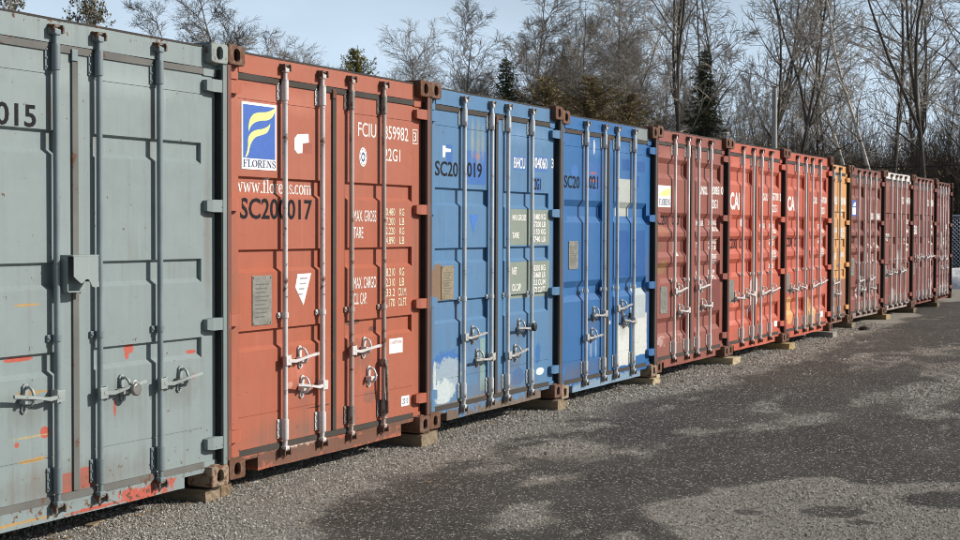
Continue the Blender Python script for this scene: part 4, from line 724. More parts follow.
    for (x0, x1, z0, z1) in C['plates']:
        def pl(m):
            yy = YD+.0005; m.box(x0, x1, yy-.006, yy-.001, z0, z1, .001)
            for a in (x0+.012, x1-.012):
                for b in (z0+.012, z1-.012): m.tube([(a, yy-.010, b), (a, yy-.004, b)], .005, 6)
        part('plate_print', None, lambda m: [m.box(x0+.03, x1-.03-(k % 3)*.02, YD-.0068, YD-.0060, z1-.05-k*(z1-z0-.08)/9-.006, z1-.05-k*(z1-z0-.08)/9) for k in range(9)], M_plate2, doors[0])
        part('data_plate', None, pl, M_plate if ci != 2 else plain('tan stained plate', (.24, .19, .12), .6, .4, 25), doors[0])
    for (x0, x1, z0, z1, kd) in C.get('sticker', []):
        dr = doors[0 if x0 < 1.2 else 1]
        s_ob = part('sticker', None, lambda m: quad(m, x0, x1, z0, z1, st, .0012), M_sticker if kd != 'blue' else M_blue_logo, dr)
        if kd == 'logo2':
            part('logo_stripe', None, lambda m: m.add([(x0+.02, YD-.0022, z1-.10), (x0+.16, YD-.0022, z1-.055), (x1-.02, YD-.0022, z1-.02), (x1-.02, YD-.0022, z1-.10), (x0+.19, YD-.0022, z1-.115)], [(0, 1, 2, 3, 4)]), M_yel, dr)
            link('lettering', text_mesh('FLORENS', x0+.03, z0+.02, x1-.02, z0+.09, st, .02, True), M_navy, dr).location.y = -.001
        if kd == 'blue':
            part('sticker_print', None, lambda m: (quad(m, x0+.03, x1-.03, z0+.03, z0+.15, st, .0022), m.add([(x0+.04, YD-.0022, z0+.17), (x1-.05, YD-.0022, z0+.17), (x1-.04, YD-.0022, z1-.03), (x0+.14, YD-.0022, z1-.04)], [(0, 1, 2, 3)])), M_sticker, dr)
    if 'tri' in C:
        x0, x1, z0, z1 = C['tri']; part('painted_triangle', None, lambda m: m.add([(x0, YD-.0012, z1), ((x0+x1)/2, YD-.0012, z0), (x1, YD-.0012, z1)], [(0, 1, 2)]), M_bluetri, doors[0])
        part('sticker', None, lambda m: m.add([(.30, YD-.0013, 2.138), (.30, YD-.0013, 2.05), (.335, YD-.0013, 2.05), (.345, YD-.0013, 2.09), (.43, YD-.0013, 2.095), (.435, YD-.0013, 2.118), (.35, YD-.0013, 2.12), (.345, YD-.0013, 2.138)], [(0, 1, 2, 3, 4, 5, 6, 7)]), M_sticker, doors[0])
    if ci == 1:
        dl, dr = doors
        lg = part('logo_panel', None, lambda m: m.box(.206, .567, YD-.0035, YD-.0002, 1.864, 2.274), M_sticker, dl)
        part('logo_field', None, lambda m: m.box(.222, .551, YD-.0050, YD-.0036, 1.932, 2.258), M_blue_logo, dl)
        def sw(m):
            def samp(P, t):
                f_ = t*(len(P)-1); i = min(int(f_), len(P)-2); a = f_-i; p0 = P[max(i-1, 0)]; p1 = P[i]; p2 = P[i+1]; p3 = P[min(i+2, len(P)-1)]
                return [.5*(2*q1+(q2-q0)*a+(2*q0-5*q1+4*q2-q3)*a*a+(3*q1-q0-3*q2+q3)*a**3) for q0, q1, q2, q3 in zip(p0, p1, p2, p3)]
            for U, L in LOGO:
                prev = None
                for i in range(33):
                    a = samp(U, i/32); b = samp(L, i/32); cur = ((a[0], YD-.0060, a[1]), (b[0], YD-.0060, b[1]))
                    if prev: m.add([prev[0], prev[1], cur[1], cur[0]], [(0, 1, 2, 3)])
                    prev = cur
        part('logo_stripe', None, sw, M_yel, dl)
        me = text_mesh('FLORENS', .222, 1.878, .556, 1.924, st, 0, True); link('lettering', me, M_navy, dl).location.y = -.0035
        part('sticker', None, lambda m: (m.add([(.80, YD-.0013, 2.108), (.925, YD-.0013, 2.118), (.93, YD-.0013, 2.062), (.86, YD-.0013, 2.052), (.855, YD-.0013, 1.99), (.80, YD-.0013, 1.985), (.765, YD-.0013, 2.01), (.765, YD-.0013, 2.08)], [(0, 1, 2, 3, 4, 5, 6, 7)])), M_sticker, dl)
        part('sticker', None, lambda m: m.add([(.80, YD-.0013, 1.21), (.956, YD-.0013, 1.212), (.868, YD-.0013, 1.005), (.775, YD-.0013, 1.125)], [(0, 1, 2, 3)]), M_sticker, dl)
        for k in range(4): part('lettering', None, lambda m: m.box(.83-.006*k, .915-.02*k, YD-.0022, YD-.0018, 1.186-.034*k-.01, 1.186-.034*k), plain('faint grey print', (.3, .3, .3)), dl)
        part('sticker', None, lambda m: m.add([(1.591+.048*math.cos(t*math.pi/12), YD-.0013, 1.998+.066*math.sin(t*math.pi/12)) for t in range(24)], [tuple(range(24))]), M_sticker, dr)
        def ring(m):
            for t in range(24):
                for r0, r1 in ((.78, .84), (.30, .50)):
                    if t % 3 == 2 and r0 > .5: continue
                    a, b = t*math.pi/12, (t+1)*math.pi/12
                    m.add([(1.591+.048*r0*math.cos(a), YD-.0022, 1.998+.066*r0*math.sin(a)), (1.591+.048*r0*math.cos(b), YD-.0022, 1.998+.066*r0*math.sin(b)), (1.591+.048*r1*math.cos(b), YD-.0022, 1.998+.066*r1*math.sin(b)), (1.591+.048*r1*math.cos(a), YD-.0022, 1.998+.066*r1*math.sin(a))], [(0, 1, 2, 3)])
        part('sticker_print', None, ring, M_navy, dr)
        part('sticker', None, lambda m: quad(m, 1.945, 2.132, .608, .715, st, .0013), M_sticker, dr); part('sticker', None, lambda m: quad(m, 2.112, 2.227, .212, .286, st, .0013), M_sticker, dr)
        link('lettering', text_mesh('CAUTION', 1.96, .675, 2.115, .70, st, 0), M_ink_ghost, dr).location.y = -.001
        link('lettering', text_mesh('2210', 2.13, .23, 2.21, .268, st, 0), M_navy, dr).location.y = -.001
        fr = lambda m: [m.box(*b, YD-.0016, YD-.0012, *c) for b, c in (((2.268, 2.274), (2.125, 2.232)), ((2.334, 2.340), (2.125, 2.232)), ((2.2742, 2.3338), (2.125, 2.131)), ((2.2742, 2.3338), (2.226, 2.232)))]
        part('lettering', None, fr, M_inkw, dr)
        # the handle folded down along the last rod
        part('handle', None, lambda m: (m.tube([(1.80, .010, .56), (1.796, -.004, .52), (1.80, -.004, .42), (1.812, .0, .34), (1.822, .002, .20)], [.010, .013, .012, .010, .009], 8), m.box(1.790, 1.832, .002, .05, .53, .585, .004)), M_steel_dk, dr)
    if ci == 0:
        # sheet metal lock box over the door split, open towards the left and notched below
        def lbx(m):
            m.box(1.085, 1.275, .046, .052, 1.185, 1.375); m.box(1.085, 1.275, -.050, .0455, 1.369, 1.375); m.box(1.269, 1.275, -.050, .0455, 1.235, 1.3685)
            m.box(1.085, 1.22, -.020, .0455, 1.185, 1.191); m.box(1.085, 1.091, -.012, .0455, 1.1912, 1.3685)
            top = 1.3685; wav = [(1.09, 1.268), (1.105, 1.256), (1.125, 1.242), (1.145, 1.230), (1.162, 1.236), (1.18, 1.252), (1.198, 1.250), (1.212, 1.234), (1.225, 1.212), (1.245, 1.207), (1.275, 1.210)]
            for (a, b), (c, d) in zip(wav, wav[1:]):
                m.add([(a, -.050, b), (c, -.050, d), (c, -.050, top), (a, -.050, top), (a, -.045, b), (c, -.045, d), (c, -.045, top), (a, -.045, top)], [(0, 1, 2, 3), (7, 6, 5, 4), (0, 4, 5, 1)])
        part('lock_box', None, lbx, paint('grey lock box', (.24, .285, .28), 33, (), .3), doors[1])

M_padlock = rusty_metal('steel padlock', (.34, .33, .31), .25, .7, .35, 40, 15); M_lock_dk = plain('black padlock', (.02, .02, .022), .4, .3)
def padlock(ci, x, z, mat, label, disc=True):
    FX, FY, FW, FZ = FR[ci]; r = thing('padlock', label, 'padlock', (FX+x*math.cos(FW), FY+x*math.sin(FW), FZ+z), FW)
    def body(m):
        if disc: m.tube([(0, .004, 0), (0, -.006, 0), (0, -.020, 0), (0, -.024, 0)], [.030, .036, .036, .028], 18)
        else: m.box(-.028, .028, -.02, .006, -.055, .0, .006)
    part('lock_body', None, body, mat, r)
    part('shackle', None, lambda m: m.tube([(-.018, -.007, 0 if disc else -.002), (-.018, -.007, .03), (-.010, -.007, .045), (.008, -.007, .045), (.017, -.007, .03), (.017, -.007, 0)], .0045, 8), M_steel, r)
padlock(0, 1.60, .645, M_padlock, 'round steel padlock on the handle of the grey green container')
padlock(2, 1.82, .665, M_lock_dk, 'round black padlock on the handle of the paler blue container')
padlock(3, 1.66, .70, M_lock_dk, 'black padlock hanging on the handle of the deep blue container', False)

# ------------------------------------------------------------------ timbers under the corners
WA = wood('brown timber', (.22, .15, .085), 1); WB = wood('pale fresh timber', (.52, .42, .26), 2); WC = wood('grey tan timber', (.28, .21, .135), 3)
TB = [ # x, y front, width, length, height, yaw, material, label
 (6.725, .00, .145, .62, .083, .02, WC, 'grey tan timber under the right corner of the grey green container'),
 (6.915, .03, .110, .50, .090, .10, WA, 'split brown timber under the left corner of the brick red container'),
 (9.235, -.02, .135, .60, .092, 0, WC, 'tan timber under the right corner of the brick red container'),
 (9.378, .005, .135, .55, .095, .015, WC, 'tan timber under the left corner of the paler blue container'),
 (11.67, -.01, .140, .56, .093, .01, WC, 'weathered timber under the right corner of the paler blue container'),
 (11.816, .012, .120, .50, .070, 0, WC, 'weathered timber under the left corner of the deep blue container'),
 (14.12, .01, .125, .55, .068, 0, WB, 'yellowish timber under the right corner of the deep blue container'),
 (14.262, .03, .110, .50, .092, 0, WB, 'yellowish timber under the left corner of the dull dark red container'),
 (16.58, -.06, .30, .60, .090, 0, WB, 'pale fresh timber between the dull dark red and the nearer orange red container'),
 (19.05, -.06, .30, .60, .092, .01, wood('ochre timber', (.42, .30, .13), 4), 'ochre timber under the joint of the two orange red containers'),
 (21.50, -.04, .26, .40, .092, 0, wood('concrete grey timber', (.34, .32, .28), 5), 'grey block under the right corner of the farther orange red container'),
 (24.02, .26, .26, .60, .080, 0, WC, 'timber under the right corner of the orange yellow container'),
 (26.50, .22, .34, .60, .090, 0, wood('ochre brown timber', (.38, .27, .12), 6), 'ochre timber under the left corner of the container with the white header beam'),
 (29.02, .22, .26, .60, .095, 0, WA, 'brown timber under the right corner of the container with the white header beam'),
 (31.45, .20, .26, .60, .095, 0, WA, 'brown timber under the left corner of the last container'),
]
for x, y, w, L, h, rz, m_, lab in TB:
    r = random.Random(int(x*10))
    def tb(mb):
        bm = bmesh.new(); bmesh.ops.create_cube(bm, size=1); bmesh.ops.subdivide_edges(bm, edges=bm.edges[:], cuts=3, use_grid_fill=True)
        bmesh.ops.transform(bm, matrix=Matrix.Translation((w/2, L/2, h/2-.01)) @ Matrix.Diagonal((w, L, h+.02, 1)), verts=bm.verts)
        for v in bm.verts:
            v.co.x += r.uniform(-.004, .004); v.co.y += r.uniform(-.006, .006)
        mb.bm(bm)
    o = part('timber_block', None, tb, m_, None, (x, y, GZ-.002)); o.rotation_euler = (0, 0, rz); tag(o, lab, 'timber', 'timber blocks under the container corners')
# rear supports, behind
for k, (FX, FY, FW, FZ) in enumerate(FR):
    o = part('timber_block', 'rearblock', lambda m: m.box(0, .2, 0, .3, 0, .088), WA, None, (FX-.1, FY+5.7, GZ)); tag(o, 'brown timber block under the hidden rear corners of the row', 'timber', 'timber blocks under the rear of the row')

# small things on the ground
def wire(m): m.tube([(0, .03, .09), (.0, -.01, .05), (.01, -.03, -.01), (.03, -.05, -.05), (.06, -.08, -.085), (.10, -.10, -.075), (.10, -.08, -.05), (.05, -.04, -.045), (.01, -.02, -.06)], .0045, 6)
FX, FY, FW, FZ = FR[5]
tag(part('wire', None, wire, plain('dark wire', (.03, .03, .03), .5), None, (FX+1.10, FY+.02, FZ)), 'loose dark wire hanging from the sill of the nearer orange red container', 'wire')
rr = random.Random(3)
def clod(m):
    bm = bmesh.new(); bmesh.ops.create_icosphere(bm, subdivisions=2, radius=1)
    for v in bm.verts: v.co = Vector((v.co.x*.12, v.co.y*.09, v.co.z*.045+.025))*(1+noise.noise(v.co*2.2)*.5)
    m.bm(bm)
tag(part('clod', None, clod, plain('dark earth', (.035, .028, .022), .95, .4), None, (23.66, -.02, GZ)), 'dark clod of earth lying before the orange yellow container', 'clod')
for i, (x, y, s_) in enumerate([(5.9, .10, .6), (9.75, .22, .5)]):
    o = part('wood_scrap', None, lambda m: m.box(0, .30*s_, 0, .05, 0, .014, .003), WC, None, (x, y, GZ+.004)); o.rotation_euler = (0, .03, .4+i)
    tag(o, ['small wood scrap lying under the grey green container', 'small wood scrap lying under the left corner of the paler blue container'][i], 'wood scrap')

# ------------------------------------------------------------------ fence, snow, pole, cables at the right
M_fence = plain('blue grey fence wire', (.36, .42, .50), .5, .2, metal=.3)
fr_ = thing('chain_link_fence', 'blue grey lattice fence standing beyond the far end of the row', 'fence', (46.5, 3.0, GZ), R(-72))
def lattice(m, L=9, H=2.0):
    s_ = .12; n_ = int((L+H)/s_)
    for k in range(n_):
        for sg_ in (1, -1):
            a = -H+k*s_; x0 = max(a, 0); z0 = x0-a; x1 = min(a+H, L); z1 = x1-a
            if x1 <= x0: continue
            if sg_ < 0: p, q = (L-x0, z0), (L-x1, z1)
            else: p, q = (x0, z0), (x1, z1)
            m.tube([(p[0], .004*sg_, p[1]), (q[0], .004*sg_, q[1])], .013, 3, False, False)
part('wire_mesh', None, lattice, M_fence, fr_, (0, 0, .05))
for k in range(4): part('fence_post', 'fpost', lambda m: m.tube([(0, .02, -.1), (0, .02, 2.12)], .03, 8), M_fence, fr_, (k*3.0, .03, 0))
part('top_rail', None, lambda m: m.tube([(0, .02, 2.08), (9, .02, 2.08)], .02, 8), M_fence, fr_)
def snow(m):
    n_ = 26; 
    vs = []; 
    for i in range(n_+1):
        for j in range(n_+1):
            u = i/n_*2-1; v = j/n_*2-1; rr_ = max(0, 1-(u*u+v*v)); h = (rr_**.6)*(.55+.5*noise.noise(Vector((u*2.2, v*2.2, 1))))+noise.noise(Vector((u*7, v*7, 3)))*.05*rr_
            vs.append((u*2.4, v*3.2, h-.02))
    m.add(vs, [(i*(n_+1)+j, (i+1)*(n_+1)+j, (i+1)*(n_+1)+j+1, i*(n_+1)+j+1) for i in range(n_) for j in range(n_)], True)
g = NG('old snow'); b = g.co(); n_ = g.noise(b, 3, 6, .7); g.base(g.mix(g.rng(n_, .45, .7), (.86, .87, .88), (.62, .60, .57))); g.rough(.7); g.bump(n_, .6, .05)
tag(part('snow_pile', None, snow, g.m, None, (43.8, .9, GZ)), 'heap of old white snow at the foot of the lattice fence', 'snow pile')

M_pole = rusty_metal('weathered grey pole', (.40, .39, .36), .05, 0, .8, 4, 31)
pl_ = thing('utility_pole', 'pale grey utility pole standing behind the joint of the two orange red containers', 'utility pole', (38.5, 5.75, 0))
part('pole_shaft', None, lambda m: m.tube([(0, 0, -.3), (0, 0, 3), (0, 0, 5.5)], [.092, .082, .068], 14), M_pole, pl_)
part('pole_cap', None, lambda m: (m.box(-.08, .08, -.08, .08, 5.5, 5.54, .01), m.tube([(-.07, 0, 5.42), (-.35, .05, 5.6)], .014, 6)), M_steel_dk, pl_)
for (z0, z1, lab) in ((3.75, 3.50, 'upper dark cable strung across the woods at the right'), (2.88, 2.62, 'lower dark cable strung across the woods at the right')):
    P = [Vector((55.4, 12.0, z0+.5)), Vector((32.0, -5.0, z1-.2))]
    pts = [P[0].lerp(P[1], t/14)-Vector((0, 0, .25*math.sin(math.pi*t/14))) for t in range(15)]
    tag(part('cable', None, lambda m: m.tube(pts, .014, 5), M_inner, None), lab, 'cable')

# ------------------------------------------------------------------ trees
def bark(name, c, seed, birch=False):
    g = NG(name); b = g.co((seed, 0, 0), (1, 1, .35)); n = g.noise(b, 9, 5, .65); n2 = g.noise(g.co((seed, 1, 0)), .5, 3)
    cc = g.mix(g.rng(n, .35, .68), tuple(x*.5 for x in c), c); cc = g.mix(g.rng(n2, .45, .65, 0, .5), cc, tuple(x*1.35 for x in c))
    if birch:
        bands = g.noise(g.co((0, 0, 0), (.6, .6, 7)), 2.2, 4, .7); cc = g.mix(g.rng(bands, .56, .64), cc, (.06, .055, .05))
    g.base(cc); g.rough(.9); g.b.inputs['Specular IOR Level'].default_value = .15; return g.m
BK_grey = bark('grey bark', (.27, .238, .20), 1); BK_twig = bark('grey twig bark', (.36, .325, .275), 7); BK_pale = bark('pale grey bark', (.42, .38, .33), 2); BK_dark = bark('dark bark', (.115, .10, .083), 3); BK_white = bark('white bark', (.62, .59, .53), 4, True); BK_brown = bark('brown twig bark', (.22, .175, .13), 5)
def leafmat(name, a, b_):
    g = NG(name); n = g.noise(g.co(), 1.1, 4); oi = g.n('ShaderNodeNewGeometry'); c = g.mix(g.rng(n, .35, .65), a, b_); g.base(g.mix(g.rng(g.noise(g.co(), 14, 2), .3, .7, 0, .6), c, tuple(x*.5 for x in a))); g.rough(.8); g.b.inputs['Specular IOR Level'].default_value = .1; return g.m
LF_olive = leafmat('olive foliage', (.17, .165, .055), (.29, .25, .09)); LF_spruce = leafmat('spruce needles', (.045, .058, .032), (.10, .11, .055)); LF_bud = leafmat('dark buds', (.09, .085, .05), (.16, .14, .08)); LF_brown = leafmat('brown olive brush', (.29, .225, .12), (.42, .335, .18))

def grow(seed, H, kd):
    """returns (trunk builder, crown builder): a tapered trunk with limbs, and a crown of branches and twigs"""
    rn = random.Random(seed); T = MB(); Cw = MB(); leaves = []; TR = .0058 if kd in ('broad', 'shrubby', 'pale') else .0068
    cfg = dict(broad=dict(lean=.03, r=.011, limbs=27, z0=.2, ll=.40, ang=42, sub=12, tw=11), slender=dict(lean=.04, r=.0085, limbs=21, z0=.30, ll=.27, ang=46, sub=7, tw=5), forked=dict(lean=.045, r=.0095, limbs=13, z0=.33, ll=.34, ang=42, sub=7, tw=5),
               birch=dict(lean=.06, r=.0095, limbs=20, z0=.34, ll=.22, ang=42, sub=7, tw=5), shrubby=dict(lean=.05, r=.008, limbs=32, z0=.06, ll=.46, ang=27, sub=12, tw=10), pale=dict(lean=.04, r=.0075, limbs=28, z0=.15, ll=.30, ang=34, sub=9, tw=9), budded=dict(lean=.05, r=.011, limbs=28, z0=.25, ll=.36, ang=40, sub=10, tw=9))[kd]
    def path(p, d, L, n, wob, trop):
        pts = [p]; d = d.normalized()
        for i in range(n):
            d = (d+Vector((rn.gauss(0, wob), rn.gauss(0, wob), rn.gauss(0, wob)+trop))).normalized(); pts.append(pts[-1]+d*(L/n))
        return pts
    def pick(pts, t):
        f_ = t*(len(pts)-1); i = min(int(f_), len(pts)-2); return pts[i].lerp(pts[i+1], f_-i), (pts[i+1]-pts[i]).normalized()
    def side(d, ang):
        a = d.orthogonal().normalized(); a.rotate(Matrix.Rotation(rn.uniform(0, 2*math.pi), 3, d)); return d*math.cos(ang)+a*math.sin(ang)
    def taper(r0, r1, n): return [r0+(r1-r0)*(i/n)**.8 for i in range(n+1)]
    trunks = []
    tp = path(Vector((0, 0, -.2)), Vector((rn.gauss(0, cfg['lean']), rn.gauss(0, cfg['lean']), 1)), H, 14, .05 if kd != 'forked' else .065, .03)
    rT = cfg['r']*H*.8; trunks.append((tp, rT, 1.0, cfg['limbs']))
    if kd == 'forked':
        for k in range(2):
            p, d = pick(tp, rn.uniform(.32, .5)); q = path(p, side(d, R(rn.uniform(14, 26))), H*.6, 10, .07, .08); trunks.append((q, rT*.6, .6, 9))
    if kd in ('broad', 'shrubby'):
        for k in range(3 if kd == 'broad' else 5):
            p, d = pick(tp, rn.uniform(.12, .42) if kd == 'broad' else rn.uniform(.02, .2)); q = path(p, side(d, R(rn.uniform(18, 36))), H*rn.uniform(.5, .72), 9, .06, .05); trunks.append((q, rT*.55, .7, 10))
    for pts, r0, sc, nl in trunks:
        T.tube(pts, taper(r0, r0*.12, len(pts)-1), 8, False)
        for k in range(nl):
            t = cfg['z0']*(1 if sc == 1 else .5)+(1-cfg['z0']*(1 if sc == 1 else .5))*(k+rn.random())/nl; t = min(t, .985); p, d = pick(pts, t)
            L1 = H*cfg['ll']*sc*(1.05-.75*t)*rn.uniform(.6, 1.2); d1 = side(d, R(cfg['ang']*rn.uniform(.7, 1.35))); n1 = 7
            lp = path(p, d1, L1, n1, .17, .10 if kd in ('broad', 'shrubby') else .07); r1 = max(.012, r0*(1-t)*.42+.010)
            (T if L1 > H*.16 else Cw).tube(lp, taper(r1, .006, n1), 5, False)
            for j in range(cfg['sub']):
                t2 = .18+.8*(j+rn.random())/cfg['sub']; p2, d2 = pick(lp, t2); L2 = L1*(.62-.35*t2)*rn.uniform(.6, 1.3); q2 = path(p2, side(d2, R(rn.uniform(32, 66))), L2, 4, .20, .04)
                Cw.tube(q2, taper(max(.010, r1*.45*(1-t2)), .006, 4), 3, False, False)
                for i in range(cfg['tw']):
                    t3 = .1+.88*(i+rn.random())/cfg['tw']; p3, d3 = pick(q2, t3); L3 = max(.22, L2*(.6-.3*t3)*rn.uniform(.6, 1.3)); q3 = path(p3, side(d3, R(rn.uniform(28, 62))), L3, 2, .16, .03)
                    Cw.tube(q3, [TR*1.0, TR*.8, TR*.5], 3, False, False)
                    if rn.random() < .5:
                        p4, d4 = pick(q3, rn.uniform(.2, .7)); Cw.tube(path(p4, side(d4, R(35)), L3*.6, 1, .1, 0), [.0042, .003], 3, False, False)
                    if kd == 'budded' and rn.random() < .55: leaves.append(q3[-1])
    Lf = MB()
    for p in leaves:
        for k in range(5):
            c = p+Vector((rn.gauss(0, .06), rn.gauss(0, .06), rn.gauss(0, .06))); a = Vector((rn.gauss(0, 1), rn.gauss(0, 1), rn.gauss(0, 1))).normalized()*.035; b = a.orthogonal().normalized()*.03
            Lf.add([c-a-b, c+a-b, c+a+b, c-a+b], [(0, 1, 2, 3)])
    return T, Cw, Lf
def conifer(seed, H, cedar=False):
    rn = random.Random(seed); T = MB(); Lf = MB(); T.tube([(0, 0, -.2), (0, 0, H*.5), (0, 0, H)], [H*.013, H*.009, .01], 7, False)
    nw = int(H*(8.5 if not cedar else 5))
    for i in range(nw):
        z = H*(.04+.95*i/nw); t = z/H
        rad = H*(.20*(1-t)**.8+.014) if not cedar else H*.27*math.sin(math.pi*min(1, .12+.88*t))**.7*(1 if t < .9 else .8)
        for k in range(9 if not cedar else 12):
            a = rn.uniform(0, 2*math.pi); L = rad*rn.uniform(.55, 1.15); dr_ = Vector((math.cos(a), math.sin(a), rn.uniform(-.30, .05) if not cedar else rn.uniform(.1, .8))).normalized(); p0 = Vector((0, 0, z))
            T.tube([p0, p0+dr_*L], [.018, .005], 3, False, False)
            m_ = int(L/ (.09 if not cedar else .10))
            for j in range(m_):
                c = p0+dr_*L*(j+.6)/m_
                for q in range(5 if not cedar else 6):
                    s_ = .15*(1-.45*j/m_)
                    e = (dr_*.5+Vector((rn.gauss(0, .7), rn.gauss(0, .7), rn.gauss(0, .45)))).normalized()*s_*rn.uniform(.6, 1.25); f_ = e.orthogonal().normalized(); f_.rotate(Matrix.Rotation(rn.uniform(0, 3.14), 3, e.normalized())); f_ *= .018
                    o_ = Vector((rn.gauss(0, .03), rn.gauss(0, .03), rn.gauss(0, .03))); Lf.add([c+o_-f_, c+o_+f_, c+o_+e], [(0, 1, 2)])
    return T, Lf
PROT = {}
def prot(kd, var):
    k = (kd, var)
    if k not in PROT:
        if kd in ('spruce', 'cedar'):
            T, L = conifer(var*13+5, 7.5, kd == 'cedar'); PROT[k] = (T.mesh('trunk'), None, L.mesh('crown'), 7.5)
        else:
            H = 11.0; T, Cw, L = grow(hash_(kd)*10+var, H, kd); PROT[k] = (T.mesh('trunk'), Cw.mesh('crown'), L.mesh('leaves') if L.f else None, max(v[2] for v in T.v+Cw.v))
    return PROT[k]
def hash_(s): return sum(ord(c)*(i+3) for i, c in enumerate(s)) % 997
def tree(x, y, H, kd, label, var=0, rz=0, bk=None, group=None, sxy=1.0):
    T, Cw, L, H0 = prot(kd, var); nm = {'spruce': 'spruce_tree', 'cedar': 'evergreen_tree', 'birch': 'birch_tree'}.get(kd, 'bare_tree')
    r = thing(nm, label, 'tree', (x, y, GZ-.1), rz, group or 'trees of the woodland behind the row'); s_ = H/H0; r.scale = (s_*sxy, s_*sxy, s_)
    tb_, cb_ = bk or (BK_grey, BK_grey)
    link('trunk', T, tb_, r)
    if Cw: link('crown', Cw, cb_, r)
    if L: link('crown' if not Cw else 'leaves', L, {'spruce': LF_spruce, 'cedar': LF_olive}.get(kd, LF_bud), r)
    return r
TREES = [
(17.0,11.7,6.0,'budded','broad budded tree behind the grey green container at the left edge of the photo'),
(19.3,13.1,6.3,'budded','narrow budded tree standing alone just right of the broad one behind the grey green container'),
(49.4,32.2,13.4,'broad','lone bare tree above the corner where the grey green and brick red containers meet'),
(47.6,27.9,9.4,'shrubby','low bare sapling just left of the rounded evergreen behind the brick red container'),
(38.9,19.3,7.5,'cedar','rounded olive evergreen rising behind the brick red container'),
(43.2,19.9,9.0,'shrubby','dense bare bushy tree between the olive evergreen and the first blue container'),
(57.9,26.3,12.2,'broad','pale bare tree just left of the small dark spruce, behind the first blue container'),
(62.8,25.6,14.2,'broad','wide pale bare tree rising behind the small dark spruce'),
(39.4,14.3,7.0,'spruce','small dark spruce standing behind the paler blue container'),
(65.4,24.9,12.4,'broad','bare tree low in the dip right of the wide pale tree'),
(53.5,17.1,13.2,'broad','tall bare tree with a pale straight trunk behind the deep blue container'),
(60.5,21.2,13.1,'slender','thin bare tree leaning beside the pale trunked tree behind the deep blue container'),
(57.8,17.1,12.6,'broad','grey bare tree behind the top right corner of the deep blue container'),
(41.3,9.9,12.5,'forked','dark forked tree leaning over the dull dark red container next to the blue ones'),
(47.2,11.1,12.4,'slender','tall dark straight tree just left of the taller spruce'),
(45.5,10.1,7.7,'spruce','tall dark spruce behind the dull dark red container next to the blue ones'),
(49.4,11.0,12.5,'slender','tall slender bare tree just right of the taller spruce'),
(43.9,8.5,7.2,'pale','pale twiggy young tree between the taller spruce and the twin dark trunks'),
(47.9,8.9,13.7,'slender','left one of the twin dark trunks behind the nearer orange red container'),
(49.9,9.2,14.4,'forked','right one of the twin dark trunks behind the nearer orange red container'),
(44.3,7.0,12.0,'forked','dark tree with a curved trunk just left of the utility pole'),
(52.3,8.2,14.1,'slender','dark crooked tree just right of the utility pole'),
(58.3,9.0,13.2,'slender','thin dark tree behind the farther orange red container'),
(48.8,5.6,12.2,'birch','white barked tree with a pale straight stem above the orange yellow container'),
(46.0,4.5,14.6,'slender','tall dark straight tree above the scuffed container with the small blue and white sticker'),
(43.1,3.7,12.0,'birch','pale trunked tree with a white base above the container with the white header beam'),
(51.0,4.7,14.9,'slender','tall dark tree directly behind the container with the white header beam'),
(57.0,5.2,15.0,'slender','thin tree between the white header container and the burled trunk'),
(41.4,1.9,13.0,'forked','thick dark burled tree near the right edge, pale low on its trunk'),
(49.4,2.5,14.1,'slender','bare tree just past the burled trunk, its branches entering at the right edge'),
]
rn = random.Random(77)
for i, (x, y, H, kd, lab) in enumerate(TREES):
    bk = {'broad': (BK_grey, BK_grey), 'slender': (BK_dark, BK_twig), 'forked': (BK_dark, BK_twig), 'birch': (BK_white, BK_pale), 'pale': (BK_pale, BK_pale), 'shrubby': (BK_brown, BK_grey), 'budded': (BK_grey, BK_grey)}.get(kd, (BK_dark, BK_dark))
    if 'pale straight trunk' in lab: bk = (BK_pale, BK_pale)
    o = tree(x, y, H, kd, lab, i % (2 if kd in ('broad', 'slender', 'forked') else 1), rn.uniform(0, 6.28), bk, sxy=.6 if 'narrow budded' in lab else {'broad': 1.2, 'shrubby': 1.25, 'cedar': .8}.get(kd, 1.0))
# olive brown evergreens low behind the deep blue container
for k, (x, y, H, lab) in enumerate([(40.5, 13.4, 6.5, 'leftmost of the brown olive evergreens low behind the two blue containers'), (42.0, 12.6, 6.6, 'middle one of the brown olive evergreens low behind the two blue containers'), (44.0, 12.2, 6.2, 'rightmost of the brown olive evergreens low behind the two blue containers')]):
    o = tree(x, y, H, 'cedar', lab, 0, k*1.7, sxy=1.25)
    for c in o.children:
        if c.name.startswith('crown'): c.material_slots[0].material = LF_brown
